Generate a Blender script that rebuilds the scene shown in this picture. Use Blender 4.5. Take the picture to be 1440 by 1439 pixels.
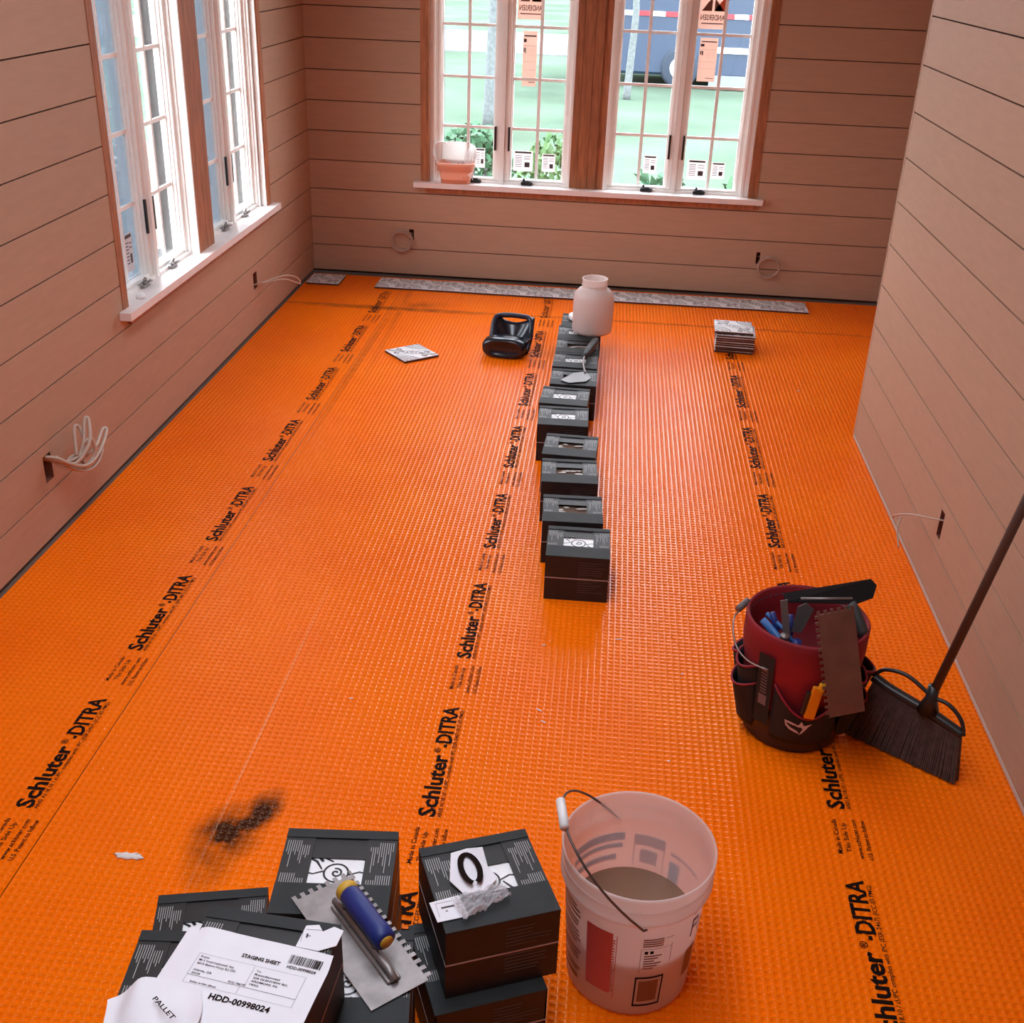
import bpy, bmesh, math, random
import numpy as np
from mathutils import Matrix, Vector, noise
random.seed(7)
PI = math.pi
for o in list(bpy.data.objects): bpy.data.objects.remove(o)
SC = bpy.context.scene
COL = SC.collection

# ------------------------------------------------------------ camera, world, lights, exposure
CAM_H, FPX = 1.89, 1587.16
YAW, PITCH, ROLL = -0.07735314, 0.46979742, 0.03804976
fw = Vector((math.sin(YAW)*math.cos(PITCH), math.cos(YAW)*math.cos(PITCH), -math.sin(PITCH)))
r0 = Vector((math.cos(YAW), -math.sin(YAW), 0)); u0 = r0.cross(fw)
cr = r0*math.cos(ROLL) + u0*math.sin(ROLL); cu = -r0*math.sin(ROLL) + u0*math.cos(ROLL)
cam = bpy.data.cameras.new('camera'); co = bpy.data.objects.new('camera', cam); COL.objects.link(co)
m = Matrix((cr, cu, -fw)).transposed().to_4x4(); m.translation = (0, 0, CAM_H); co.matrix_world = m
cam.sensor_fit = 'HORIZONTAL'; cam.sensor_width = 36; cam.lens = FPX/1440*36; cam.clip_start = .05; cam.clip_end = 400
SC.camera = co
SC.view_settings.view_transform = 'Standard'; SC.view_settings.look = 'None'
SC.view_settings.exposure = 0.70; SC.view_settings.gamma = 1; SC.view_settings.use_curve_mapping = False
cy = SC.cycles
cy.use_denoising = True; cy.max_bounces = 8; cy.diffuse_bounces = 6; cy.glossy_bounces = 4; cy.transparent_max_bounces = 24
cy.transmission_bounces = 6; cy.sample_clamp_indirect = 6; cy.caustics_reflective = False; cy.caustics_refractive = False
W = bpy.data.worlds.new('world'); SC.world = W; W.use_nodes = True
wn = W.node_tree; wn.nodes.clear()
wo = wn.nodes.new('ShaderNodeOutputWorld'); wb = wn.nodes.new('ShaderNodeBackground')
wt = wn.nodes.new('ShaderNodeTexCoord'); ws = wn.nodes.new('ShaderNodeSeparateXYZ'); wr = wn.nodes.new('ShaderNodeValToRGB')
wn.links.new(wt.outputs['Generated'], ws.inputs[0]); wn.links.new(ws.outputs[2], wr.inputs[0])
wr.color_ramp.elements[0].color = (.86, .90, .95, 1); wr.color_ramp.elements[1].color = (.80, .88, 1, 1)
wn.links.new(wr.outputs[0], wb.inputs[0]); wb.inputs[1].default_value = SKY = 9.0
wn.links.new(wb.outputs[0], wo.inputs[0])

def portal(loc, rot, sx, sy):
    l = bpy.data.lights.new('daylight_portal', 'AREA'); l.shape = 'RECTANGLE'; l.size = sx; l.size_y = sy
    l.cycles.is_portal = True
    o = bpy.data.objects.new('daylight_portal', l); COL.objects.link(o); o.location = loc; o.rotation_euler = rot
XL, XR, YB, YC, XF, YN, ZC = -1.822, 1.123, 6.82, 4.67, 1.625, -2.6, 2.95
ZS, ZT = .58, 2.60                                        # window stool, window head
portal((-.16, YB+.2, 1.6), (PI/2, 0, PI), 2.0, 2.1)   # -Z must point into the room
portal((XL-.2, 5.0, 1.6), (PI/2, 0, -PI/2), 2.0, 2.1)
ADDED_SKL = (-.80, -.25, -.3, 3.9)                              # long unseen roof light, added to brighten floor and papers
portal(((ADDED_SKL[0]+ADDED_SKL[1])/2, (ADDED_SKL[2]+ADDED_SKL[3])/2, ZC+.2), (0, 0, 0), ADDED_SKL[1]-ADDED_SKL[0], ADDED_SKL[3]-ADDED_SKL[2])

# ------------------------------------------------------------ helpers
def srgb(r, g, b):
    f = lambda c: (c/255/12.92) if c/255 <= .04045 else ((c/255+.055)/1.055)**2.4
    return (f(r), f(g), f(b))
MATS = {}
def mat(name, col, rough=.5, metal=0, spec=.5, var=0, scale=20, stretch=(1, 1, 1), bump=0, rnd=0, trans=None, coat=0):
    """principled material; var = noise variation of the colour, rnd = per-object variation"""
    if name in MATS: return MATS[name]
    M = bpy.data.materials.new(name); M.use_nodes = True; MATS[name] = M
    n = M.node_tree; p = n.nodes['Principled BSDF']; L = n.links.new
    p.inputs['Base Color'].default_value = (*col, 1); p.inputs['Roughness'].default_value = rough
    p.inputs['Metallic'].default_value = metal; p.inputs['Specular IOR Level'].default_value = spec
    if coat: p.inputs['Coat Weight'].default_value = coat
    M.diffuse_color = (*col, 1)
    src = None
    if var or bump:
        tc = n.nodes.new('ShaderNodeTexCoord'); mp = n.nodes.new('ShaderNodeMapping'); mp.inputs['Scale'].default_value = stretch
        nz = n.nodes.new('ShaderNodeTexNoise'); nz.inputs['Scale'].default_value = scale; nz.inputs['Detail'].default_value = 5
        L(tc.outputs['Object'], mp.inputs[0]); L(mp.outputs[0], nz.inputs['Vector'])
        if bump:
            bp = n.nodes.new('ShaderNodeBump'); bp.inputs['Strength'].default_value = bump; bp.inputs['Distance'].default_value = .002
            L(nz.outputs['Fac'], bp.inputs['Height']); L(bp.outputs[0], p.inputs['Normal'])
        if var:
            r = n.nodes.new('ShaderNodeValToRGB'); e = r.color_ramp.elements
            e[0].position, e[1].position = .3, .7
            e[0].color = (*[c*(1-var) for c in col], 1); e[1].color = (*[min(1, c*(1+var)) for c in col], 1)
            L(nz.outputs['Fac'], r.inputs[0]); src = r.outputs[0]
    if rnd:
        oi = n.nodes.new('ShaderNodeObjectInfo'); mr = n.nodes.new('ShaderNodeMapRange')
        mr.inputs['To Min'].default_value = 1-rnd; mr.inputs['To Max'].default_value = 1+rnd
        L(oi.outputs['Random'], mr.inputs[0]); mx = n.nodes.new('ShaderNodeMix'); mx.data_type = 'RGBA'; mx.blend_type = 'MULTIPLY'
        mx.inputs[0].default_value = 1
        if src: L(src, mx.inputs[6])
        else: mx.inputs[6].default_value = (*col, 1)
        L(mr.outputs[0], mx.inputs[7]); src = mx.outputs[2]
    if src: L(src, p.inputs['Base Color'])
    return M

def seethrough(name, col, alpha, rough=.3, sub=.5):
    """plastic that lets part of the light straight through: alpha = opaque share, sub = translucent share of that"""
    M = bpy.data.materials.new(name); M.use_nodes = True; n = M.node_tree; n.nodes.clear(); N = n.nodes.new; L = n.links.new
    out = N('ShaderNodeOutputMaterial'); tr = N('ShaderNodeBsdfTransparent'); tl = N('ShaderNodeBsdfTranslucent'); pr = N('ShaderNodeBsdfPrincipled')
    pr.inputs['Base Color'].default_value = (*col, 1); pr.inputs['Roughness'].default_value = rough; tl.inputs[0].default_value = (*col, 1)
    a = N('ShaderNodeMixShader'); b = N('ShaderNodeMixShader'); a.inputs[0].default_value = sub; b.inputs[0].default_value = alpha
    L(pr.outputs[0], a.inputs[1]); L(tl.outputs[0], a.inputs[2]); L(tr.outputs[0], b.inputs[1]); L(a.outputs[0], b.inputs[2]); L(b.outputs[0], out.inputs[0])
    MATS[name] = M; return M

def glass(name, tint=(1, 1, 1)):
    M = bpy.data.materials.new(name); M.use_nodes = True; n = M.node_tree; n.nodes.clear(); N = n.nodes.new; L = n.links.new
    out = N('ShaderNodeOutputMaterial'); tr = N('ShaderNodeBsdfTransparent'); gl = N('ShaderNodeBsdfGlossy'); fr = N('ShaderNodeLayerWeight'); mx = N('ShaderNodeMixShader'); pw = N('ShaderNodeMath'); pw.operation = 'POWER'; ma = N('ShaderNodeMath'); ma.operation = 'MULTIPLY_ADD'
    tr.inputs[0].default_value = (*tint, 1); gl.inputs['Roughness'].default_value = .02; fr.inputs[0].default_value = .5; pw.inputs[1].default_value = 5; ma.inputs[1].default_value = .9; ma.inputs[2].default_value = .035
    L(fr.outputs['Facing'], pw.inputs[0]); L(pw.outputs[0], ma.inputs[0]); L(ma.outputs[0], mx.inputs[0]); L(tr.outputs[0], mx.inputs[1]); L(gl.outputs[0], mx.inputs[2]); L(mx.outputs[0], out.inputs[0])
    MATS[name] = M; return M

def obj(name, me, mt=None, parent=None, loc=None, rot=None, label=None, cat=None, group=None, kind=None):
    o = bpy.data.objects.new(name, me); COL.objects.link(o)
    if me is not None and mt is not None and not me.materials:
        for x in (mt if isinstance(mt, (list, tuple)) else [mt]): me.materials.append(x)
    if parent: o.parent = parent
    if loc: o.location = loc
    if rot: o.rotation_euler = rot
    for k, v in (('label', label), ('category', cat), ('group', group), ('kind', kind)):
        if v: o[k] = v
    return o
def thing(name, label, cat, loc=(0, 0, 0), rot=(0, 0, 0), group=None):
    return obj(name, None, None, None, loc, rot, label, cat, group)
def copy_tree(o, parent=None):
    c = o.copy(); COL.objects.link(c)
    if parent: c.parent = parent
    for ch in list(o.children): copy_tree(ch, c)
    return c
def relabel(o, label, group=None):
    o['label'] = label
    if group: o['group'] = group
    return o

def mesh(verts, faces, smooth=False, name='mesh'):
    me = bpy.data.meshes.new(name); me.from_pydata([tuple(v) for v in verts], [], faces); me.update()
    if smooth: me.shade_smooth()
    return me
def boxes(bs, F=None, bev=0):
    """one mesh of axis boxes (x0,x1,y0,y1,z0,z1); F maps the points"""
    bm = bmesh.new()
    for b in bs:
        x0, x1, y0, y1, z0, z1 = b
        x0, x1 = sorted((x0, x1)); y0, y1 = sorted((y0, y1)); z0, z1 = sorted((z0, z1))
        v = [bm.verts.new((x, y, z)) for x in (x0, x1) for y in (y0, y1) for z in (z0, z1)]
        for f in ((0, 1, 3, 2), (4, 6, 7, 5), (0, 4, 5, 1), (2, 3, 7, 6), (0, 2, 6, 4), (1, 5, 7, 3)): bm.faces.new([v[i] for i in f])
    if bev: bmesh.ops.bevel(bm, geom=bm.edges[:], offset=bev, segments=1, affect='EDGES')
    if F:
        for v in bm.verts: v.co = F(*v.co)
    me = bpy.data.meshes.new('mesh'); bm.to_mesh(me); bm.free(); return me
def lathe(prof, n=40, closed=False, smooth=True):
    """prof: list of (r,z)"""
    vs, fs = [], []
    for r, z in prof:
        for i in range(n):
            a = 2*PI*i/n; vs.append((r*math.cos(a), r*math.sin(a), z))
    k = len(prof)
    for j in range(k-1):
        for i in range(n):
            a, b = j*n+i, j*n+(i+1) % n; fs.append((a, b, b+n, a+n))
    if prof[0][0] > 1e-6 and closed: fs.append(tuple(range(n-1, -1, -1)))
    if prof[-1][0] > 1e-6 and closed: fs.append(tuple((k-1)*n+i for i in range(n)))
    return mesh(vs, fs, smooth)
def tube(pts, r, n=8, closed=False, rr=None):
    """tube along points; rr optional radius list"""
    P = [Vector(p) for p in pts]; vs, fs = [], []
    prev = None
    for i, p in enumerate(P):
        if closed: t = P[(i+1) % len(P)]-P[i-1]
        else: t = P[min(i+1, len(P)-1)]-P[max(i-1, 0)]
        t.normalize()
        if prev is None:
            a = Vector((0, 0, 1)) if abs(t.z) < .9 else Vector((1, 0, 0)); s = t.cross(a).normalized()
        else: s = (prev - t*prev.dot(t)).normalized()
        prev = s; b = t.cross(s); q = rr[i] if rr else r
        for j in range(n):
            a = 2*PI*j/n; vs.append(p + s*math.cos(a)*q + b*math.sin(a)*q)
    m_ = len(P)
    for i in range(m_ if closed else m_-1):
        for j in range(n):
            a, b = i*n+j, i*n+(j+1) % n; c = ((i+1) % m_)*n
            fs.append((a, b, c+(j+1) % n, c+j))
    if not closed: fs.append(tuple(range(n-1, -1, -1))); fs.append(tuple((m_-1)*n+j for j in range(n)))
    return mesh(vs, fs, True)
def smooth_path(pts, k=6):
    P = [Vector(p) for p in pts]; out = []
    for i in range(len(P)-1):
        a, b, c, d = P[max(i-1, 0)], P[i], P[i+1], P[min(i+2, len(P)-1)]
        for j in range(k):
            t = j/k; out.append(.5*((2*b)+(c-a)*t+(2*a-5*b+4*c-d)*t*t+(3*b-a-3*c+d)*t**3))
    out.append(P[-1]); return out
def ribbon(paths, z=0):
    """flat strips: list of (points2d, width)"""
    vs, fs = [], []
    for pts, w in paths:
        P = [Vector((p[0], p[1])) for p in pts]; n0 = len(vs)
        for i, p in enumerate(P):
            t = (P[min(i+1, len(P)-1)]-P[max(i-1, 0)]); t.normalize(); s = Vector((-t.y, t.x))
            ww = w(i/(len(P)-1)) if callable(w) else w
            vs += [(p.x+s.x*ww/2, p.y+s.y*ww/2, z), (p.x-s.x*ww/2, p.y-s.y*ww/2, z)]
        for i in range(len(P)-1): a = n0+2*i; fs.append((a, a+1, a+3, a+2))
    return mesh(vs, fs)
def merge(ms):
    bm = bmesh.new()
    for q in ms: bm.from_mesh(q)
    me = bpy.data.meshes.new('mesh'); bm.to_mesh(me); bm.free(); return me
def sheet(fn, nu, nv, smooth=True):
    vs = [fn(i/nu, j/nv) for j in range(nv+1) for i in range(nu+1)]
    fs = [(j*(nu+1)+i, j*(nu+1)+i+1, (j+1)*(nu+1)+i+1, (j+1)*(nu+1)+i) for j in range(nv) for i in range(nu)]
    return mesh(vs, fs, smooth)
_T = {}
def text_mesh(body, w, cap, bold=0., mirror=False):
    """flat lettering in XY: left baseline at the origin, total width w, capital height cap"""
    key = (body, round(w, 4), round(cap, 4), bold, mirror)
    if key in _T: return _T[key]
    c = bpy.data.curves.new('t', 'FONT'); c.body = body; c.size = 1; c.resolution_u = 2; c.offset = bold
    o = bpy.data.objects.new('t', c); COL.objects.link(o)
    dg = bpy.context.evaluated_depsgraph_get(); dg.update()
    me = bpy.data.meshes.new_from_object(o.evaluated_get(dg)); bpy.data.objects.remove(o); bpy.data.curves.remove(c)
    n = len(me.vertices); a = np.empty(n*3); me.vertices.foreach_get('co', a); a = a.reshape(-1, 3)
    x0, x1 = a[:, 0].min(), a[:, 0].max(); a[:, 0] = (a[:, 0]-x0)*(w/(x1-x0)); a[:, 1] *= cap/.7
    if mirror: a[:, 0] = w-a[:, 0]
    me.vertices.foreach_set('co', a.ravel()); me.update(); me.materials.clear(); _T[key] = me; return me

# ------------------------------------------------------------ materials
paint = mat('primed_board', (.45, .285, .196), .6, spec=.12, var=.035, scale=9, stretch=(1, 1, 6), rnd=.03)
gapm = mat('dark_gap', (.050, .014, .007), .9, spec=.1)
wood = mat('framing_lumber', srgb(160, 100, 66), .6, spec=.3, var=.28, scale=14, stretch=(6, 6, .6), rnd=.12)
white = mat('white_window', (.87, .84, .80), .38, var=.02)
stoolm = mat('primed_stool', (.80, .72, .69), .45, var=.04, scale=12)
clad = mat('black_cladding', (.006, .007, .008), .75, spec=.12)
blackm = mat('black_metal', (.012, .012, .013), .35)
gl = glass('window_glass'); 
film = seethrough('protective_film', (.115, .14, .165), .80, .4, .9)
ceilm = mat('ceiling_boards', (.42, .34, .28), .8)

def orange_material():
    M = bpy.data.materials.new('orange_membrane'); M.use_nodes = True; n = M.node_tree; p = n.nodes['Principled BSDF']; N = n.nodes.new; L = n.links.new
    tc = N('ShaderNodeTexCoord'); sp = N('ShaderNodeSeparateXYZ'); L(tc.outputs['Object'], sp.inputs[0])
    def math_(op, a, b=None, clamp=False):
        q = N('ShaderNodeMath'); q.operation = op; q.use_clamp = clamp
        for i, v in enumerate((a, b)):
            if v is None: continue
            if isinstance(v, (int, float)): q.inputs[i].default_value = v
            else: L(v, q.inputs[i])
        return q.outputs[0]
    nz = N('ShaderNodeTexNoise'); nz.inputs['Scale'].default_value = 2.2; nz.inputs['Detail'].default_value = 4; L(tc.outputs['Object'], nz.inputs[0])
    base = N('ShaderNodeValToRGB'); e = base.color_ramp.elements; e[0].position, e[1].position = .35, .68
    e[0].color = (.94, .150, .0008, 1); e[1].color = (.99, .182, .0010, 1); L(nz.outputs['Fac'], base.inputs[0])
    # dirt with shapes of its own: a smudge, scuffs beside the seams
    def blob(x, y, rx, ry, rot, amt):
        c, s = math.cos(rot), math.sin(rot)
        dx = math_('SUBTRACT', sp.outputs[0], x); dy = math_('SUBTRACT', sp.outputs[1], y)
        a = math_('ADD', math_('MULTIPLY', dx, c/rx), math_('MULTIPLY', dy, s/rx)); b = math_('ADD', math_('MULTIPLY', dx, -s/ry), math_('MULTIPLY', dy, c/ry))
        d = math_('SQRT', math_('ADD', math_('MULTIPLY', a, a), math_('MULTIPLY', b, b)))
        return math_('MULTIPLY', math_('SUBTRACT', 1.0, d, True), amt)
    nb = N('ShaderNodeTexNoise'); nb.inputs['Scale'].default_value = 16; nb.inputs['Detail'].default_value = 6; L(tc.outputs['Object'], nb.inputs[0])
    tot = None
    for a in ((-.735, 2.03, .055, .10, -.3, 2.2), (-.79, 1.945, .10, .13, -.3, 1.7), (-.80, 1.86, .08, .12, 0, .7), (-.762, 1.985, .07, .09, -.3, 1.8),
              (-1.15, 6.2, .03, 1.5, 0.03, .35), (-1.19, 5.3, .025, 1.4, 0, .5), (-1.2, 6.13, .75, .05, .0, .9), (-1.05, 6.22, .22, .10, .2, .5), (.4, 6.15, 1.3, .02, 0, .5)):
        v = blob(*a); tot = v if tot is None else math_('MAXIMUM', tot, v)
    f = math_('MULTIPLY', tot, math_('MULTIPLY', math_('SUBTRACT', nb.outputs['Fac'], .12, True), 1.9), True)
    m1 = N('ShaderNodeMix'); m1.data_type = 'RGBA'; L(f, m1.inputs[0]); L(base.outputs[0], m1.inputs[6]); m1.inputs[7].default_value = (.050, .012, .004, 1)
    # chalky scratch along the sheet
    ln = math_('MULTIPLY', blob(-.822, 2.45, .0035, .85, 0, 1.2), math_('MULTIPLY', nb.outputs['Fac'], .8), True)
    m2 = N('ShaderNodeMix'); m2.data_type = 'RGBA'; L(ln, m2.inputs[0]); L(m1.outputs[2], m2.inputs[6]); m2.inputs[7].default_value = (.8, .5, .3, 1)
    L(m2.outputs[2], p.inputs['Base Color']); p.inputs['Specular IOR Level'].default_value = .42; p.inputs['Specular Tint'].default_value = (1, .55, .26, 1)
    rg = math_('ADD', math_('MULTIPLY', nb.outputs['Fac'], .08), .19); L(rg, p.inputs['Roughness'])
    return M
orange = orange_material()
orange2 = orange.copy(); orange2.name = 'orange_pocket_floor'; p2 = orange2.node_tree.nodes['Principled BSDF']; p2.inputs['Specular IOR Level'].default_value = .08
for l_ in list(p2.inputs['Roughness'].links): orange2.node_tree.links.remove(l_)
p2.inputs['Roughness'].default_value = .8
ink = mat('black_ink', (.010, .004, .003), .8, spec=.08)
card = mat('black_cardboard', (.018, .0125, .012), .55, spec=.4, var=.25, scale=30)
flapg = mat('grey_cardboard', (.028, .030, .030), .6, spec=.22, var=.18, scale=14)
flapd = mat('dark_cardboard', (.017, .015, .014), .5, spec=.4, var=.2, scale=20)
bandm = mat('pale_box_edge', (.42, .30, .28), .7)
linew = mat('white_print', (.42, .41, .40), .6)
tilew = mat('white_tile_glaze', (.86, .85, .85), .35, var=.04, scale=60)
tileb = mat('tile_body', srgb(74, 44, 34), .8, var=.2, scale=40)
tilek = mat('black_tile_glaze', (.012, .012, .014), .32)
steel = mat('brushed_steel', (.27, .24, .23), .5, metal=.75, spec=.3, var=.22, scale=26)
dsteel = mat('stained_steel', (.20, .135, .115), .42, metal=.75, var=.15, scale=18)
paper = mat('white_paper', (.80, .77, .80), .7, var=.02)
kraft = mat('brown_liner', (.17, .10, .065), .8, var=.2, scale=30)
cablem = mat('white_cable', (.50, .39, .31), .5)
plasticw = mat('white_plastic', (.78, .75, .74), .4)

# ------------------------------------------------------------ floor: subfloor > membrane sheets > lettering
fl = obj('floor', boxes([(XL-.05, XF+.6, YN-.05, YB+.05, -.05, -.0062)]), mat('subfloor', (.16, .09, .06), .85), kind='structure')
PX, DEEP = .0190, .0022
def membrane(x0, x1, y0, y1, grid=True):
    if not grid:
        return boxes([(x0, x1, y0, y1, -.006, 0)])
    nx, ny = int((x1-x0)/PX), int((y1-y0)/PX)
    ax, ay = (x1-x0)/nx, (y1-y0)/ny
    gx, gy = np.meshgrid(np.arange(nx), np.arange(ny)); ox = (x0+gx*ax).ravel(); oy = (y0+gy*ay).ravel(); n = nx*ny
    a, b = .16, .20                                     # lattice bar, sloped foot of the pocket
    off = []
    for (u, v, z) in [(0, 0, 0), (1, 0, 0), (1, 1, 0), (0, 1, 0), (a, a, 0), (1-a, a, 0), (1-a, 1-a, 0), (a, 1-a, 0), (b, b, -DEEP), (1-b, b, -DEEP), (1-b, 1-b, -DEEP), (b, 1-b, -DEEP)]:
        off.append((u*ax, v*ay, z))
    off = np.array(off); V = np.empty((n, 12, 3)); V[:, :, 0] = ox[:, None]+off[:, 0]; V[:, :, 1] = oy[:, None]+off[:, 1]; V[:, :, 2] = off[:, 2]
    q = np.array([(0, 1, 5, 4), (1, 2, 6, 5), (2, 3, 7, 6), (3, 0, 4, 7), (4, 5, 9, 8), (5, 6, 10, 9), (6, 7, 11, 10), (7, 4, 8, 11), (8, 9, 10, 11)])
    Fc = (q[None]+12*np.arange(n)[:, None, None]).reshape(-1)
    me = bpy.data.meshes.new('membrane'); me.vertices.add(n*12); me.vertices.foreach_set('co', V.ravel())
    me.loops.add(len(Fc)); me.loops.foreach_set('vertex_index', Fc.astype(np.int32)); me.polygons.add(n*9)
    me.polygons.foreach_set('loop_start', np.arange(0, n*36, 4, dtype=np.int32)); me.update(calc_edges=True); me.materials.append(orange); me.materials.append(orange2)
    mi = np.zeros(n*9, dtype=np.int32); mi[8::9] = 1; me.polygons.foreach_set('material_index', mi)
    return me
SX = [XL+.012, -1.2115, -.222, .768, XF]
SHEETS = {}
for i in range(4):
    a, b = SX[i]+(.0014 if i == 1 else .0001), SX[i+1]-(.0014 if i == 0 else .0001)
    for k, (c, d) in enumerate(((1.0, 6.139), (6.1425, 6.765))):
        dz = (0, .0009, .0009, .0009)[i] + (.0006 if k else 0)
        SHEETS[(i, k)] = obj('membrane_sheet', membrane(a, b, c, d), orange, fl, (0, 0, dz))
    SHEETS[(i, 2)] = obj('membrane_sheet', boxes([(a, b, YN+.02, .998, -.006, 0)]), orange, fl)
seamm = mat('seam_shadow', (.25, .05, .01), .8)

TXT = 'Schluter\u00ae-DITRA'
LN = 'ANSI A118.10 / cUPC complies with IPC (ESR-2467) (ICC-ES PMG)'
BLK = ['Made in Canada', 'This Side Up', 'www.schluter.com', 'U.S. Patent to follow']
def shifted(q, dx, dy=0): q = q.copy(); q.transform(Matrix.Translation((dx, dy, 0))); return q
bigT = merge([text_mesh('Schluter', .232, .041, .030), shifted(text_mesh('\u00ae', .019, .017, .012), .240, .022), shifted(text_mesh('-', .011, .041, .03), .264), shifted(text_mesh('DITRA', .158, .041, .030), .280)]); lnT = text_mesh(LN, .425, .0105, .01); bl = [text_mesh(t, w, .0115, .012) for t, w in zip(BLK, (.118, .098, .132, .132))]
for si, (xt, y00) in enumerate(((-1.318, 1.969), (-.360, 2.064), (.638, 2.225))):
    for k in range(-2, 8):
        y = y00+.6765*k
        if y < .9 or y > 6.72: continue
        cell = {0: 0, 1: 1, 2: 2}[si]
        def put(nm, me, x, yy, rest=None):
            if yy > 6.6 or yy < 1.0: return
            p = SHEETS[(cell, 1 if yy > 6.139 else 0)]
            obj(nm, me, ink, p, (x, yy, .0006), (0, 0, PI/2))
        if y+.44 < 6.72:
            put('lettering', bigT, xt+.041, y); put('lettering', lnT, xt+.057, y)
        for j, t in enumerate(bl): put('lettering', t, xt+.012+.0215*j+(.004 if j > 1 else 0), y+.508+(.012, .02, 0, 0)[j])

# ------------------------------------------------------------ walls of shiplap planks
RH = .1687
def rects_minus(r, holes):
    """grid split of rect r=(a0,a1,b0,b1) without the holes"""
    A = sorted({r[0], r[1], *[min(max(v, r[0]), r[1]) for h in holes for v in h[:2]]}); B = sorted({r[2], r[3], *[min(max(v, r[2]), r[3]) for h in holes for v in h[2:]]})
    out = []
    for i in range(len(A)-1):
        for j in range(len(B)-1):
            ca, cb = (A[i]+A[i+1])/2, (B[j]+B[j+1])/2
            if any(h[0] < ca < h[1] and h[2] < cb < h[3] for h in holes): continue
            out.append((A[i], A[i+1], B[j], B[j+1]))
    return out
def shiplap(name, F, a0, a1, window=None, holes=(), more=(), back=.10):
    """F(a,w,z): a along the wall, w outward, z up"""
    allh = list(holes)+([window] if window else [])+list(more)
    w = obj(name, boxes([(r[0], r[1], .019, back, r[2], r[3]) for r in rects_minus((a0, a1, 0, ZC), allh)], F), gapm, kind='structure')
    i = 0
    while RH*i < ZC-.02:
        z0, z1 = RH*i+(.014 if i == 0 else .0025), min(RH*(i+1)-.0025, ZC)
        iv = [(a0, a1)]
        for o_ in ([window] if window else [])+list(more):
            if o_[2] <= z0 and o_[3] >= z1: iv = [k_ for (p, q) in iv for k_ in ([(p, q)] if q <= o_[0] or p >= o_[1] else [(p, o_[0]), (o_[1], q)])]
        for (p, q) in iv:
            hs = [h for h in allh if h[0] < q and h[1] > p and h[2] < z1 and h[3] > z0]
            me = boxes([(r[0], r[1], 0, .0175, r[2], r[3]) for r in rects_minus((p, q, z0, z1), hs)], F)
            obj('plank', me, paint, w)
        i += 1
    return w
FB = lambda a, w, z: (a, YB+w, z)
FL = lambda a, w, z: (XL-w, a, z)
FR = lambda a, w, z: (XR+w, a, z)
BW = (-1.15, .834); LW = (4.015, 5.99)
wb_ = shiplap('wall_back', FB, XL-.1, XF+.2, (*BW, ZS-.03, ZT+.05), [(-1.222, -1.192, .225, .29), (.876, .90, .20, .27)])
wl_ = shiplap('wall_left', FL, YN, YB, (*LW, ZS-.03, ZT+.05), [(3.262, 3.318, .205, .30), (5.604, 5.665, .215, .30)])
wr_ = shiplap('wall_right', FR, YN, YC, None, [(3.312, 3.355, .212, .305)])
box_in = mat('outlet_box', srgb(110, 60, 42), .7, var=.2)
for F, w, (a, b, c, d) in ((FL, wl_, (3.262, 3.318, .205, .30)), (FL, wl_, (5.604, 5.665, .215, .30)), (FR, wr_, (3.312, 3.355, .212, .305)), (FB, wb_, (-1.222, -1.192, .225, .29)), (FB, wb_, (.876, .90, .20, .27))):
    t = .002
    obj('outlet_box', boxes([(a, b, .055, .057, c, d), (a, a+t, .0, .055, c, d), (b-t, b, .0, .055, c, d), (a, b, .0, .055, c, c+t), (a, b, .0, .055, d-t, d)], F), box_in, w)
# return wall behind the right wall's end, far side wall, near wall with its opening, ceiling
obj('wall_return', boxes([(XR+.0, XF+.2, YC, YC+.018, 0, ZC), (XR+.019, XR+.1, YC-.1, YC, 0, ZC)]), paint, kind='structure')
obj('trim_corner', boxes([(XR-.001, XR+.02, YC-.001, YC+.02, .012, ZC)]), paint, kind='structure')
obj('wall_alcove', boxes([(XF, XF+.08, YC, YB, .012, ZC)]), paint, kind='structure')
obj('wall_near', boxes([(a, b, YN-.12, YN, c, d) for a, b, c, d in [(XL-.1, XR+.1, 0, ZC)]]), paint, kind='structure')
obj('ceiling', boxes([(a, b, c, d, ZC, ZC+.18) for a, b, c, d in rects_minus((XL-.1, XF+.3, YN-.1, YB+.1), [ADDED_SKL])]), ceilm, kind='structure')
sk = obj('added_roof_light', boxes([(ADDED_SKL[0]-.05, ADDED_SKL[0], ADDED_SKL[2]-.05, ADDED_SKL[3]+.05, ZC+.18, ZC+.23), (ADDED_SKL[1], ADDED_SKL[1]+.05, ADDED_SKL[2]-.05, ADDED_SKL[3]+.05, ZC+.18, ZC+.23), (ADDED_SKL[0], ADDED_SKL[1], ADDED_SKL[2]-.05, ADDED_SKL[2], ZC+.18, ZC+.23), (ADDED_SKL[0], ADDED_SKL[1], ADDED_SKL[3], ADDED_SKL[3]+.05, ZC+.18, ZC+.23)]), white, kind='structure')  # curb of the added roof light, out of view, for extra light from above
obj('pane', boxes([(ADDED_SKL[0], ADDED_SKL[1], ADDED_SKL[2], ADDED_SKL[3], ZC+.2, ZC+.206)]), gl, sk)
obj('trim_right', boxes([(XR-.004, XR+.0, YN, YC, .0015, .012)]), mat('pale_sealant', (.55, .42, .34), .7), kind='structure')

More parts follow.
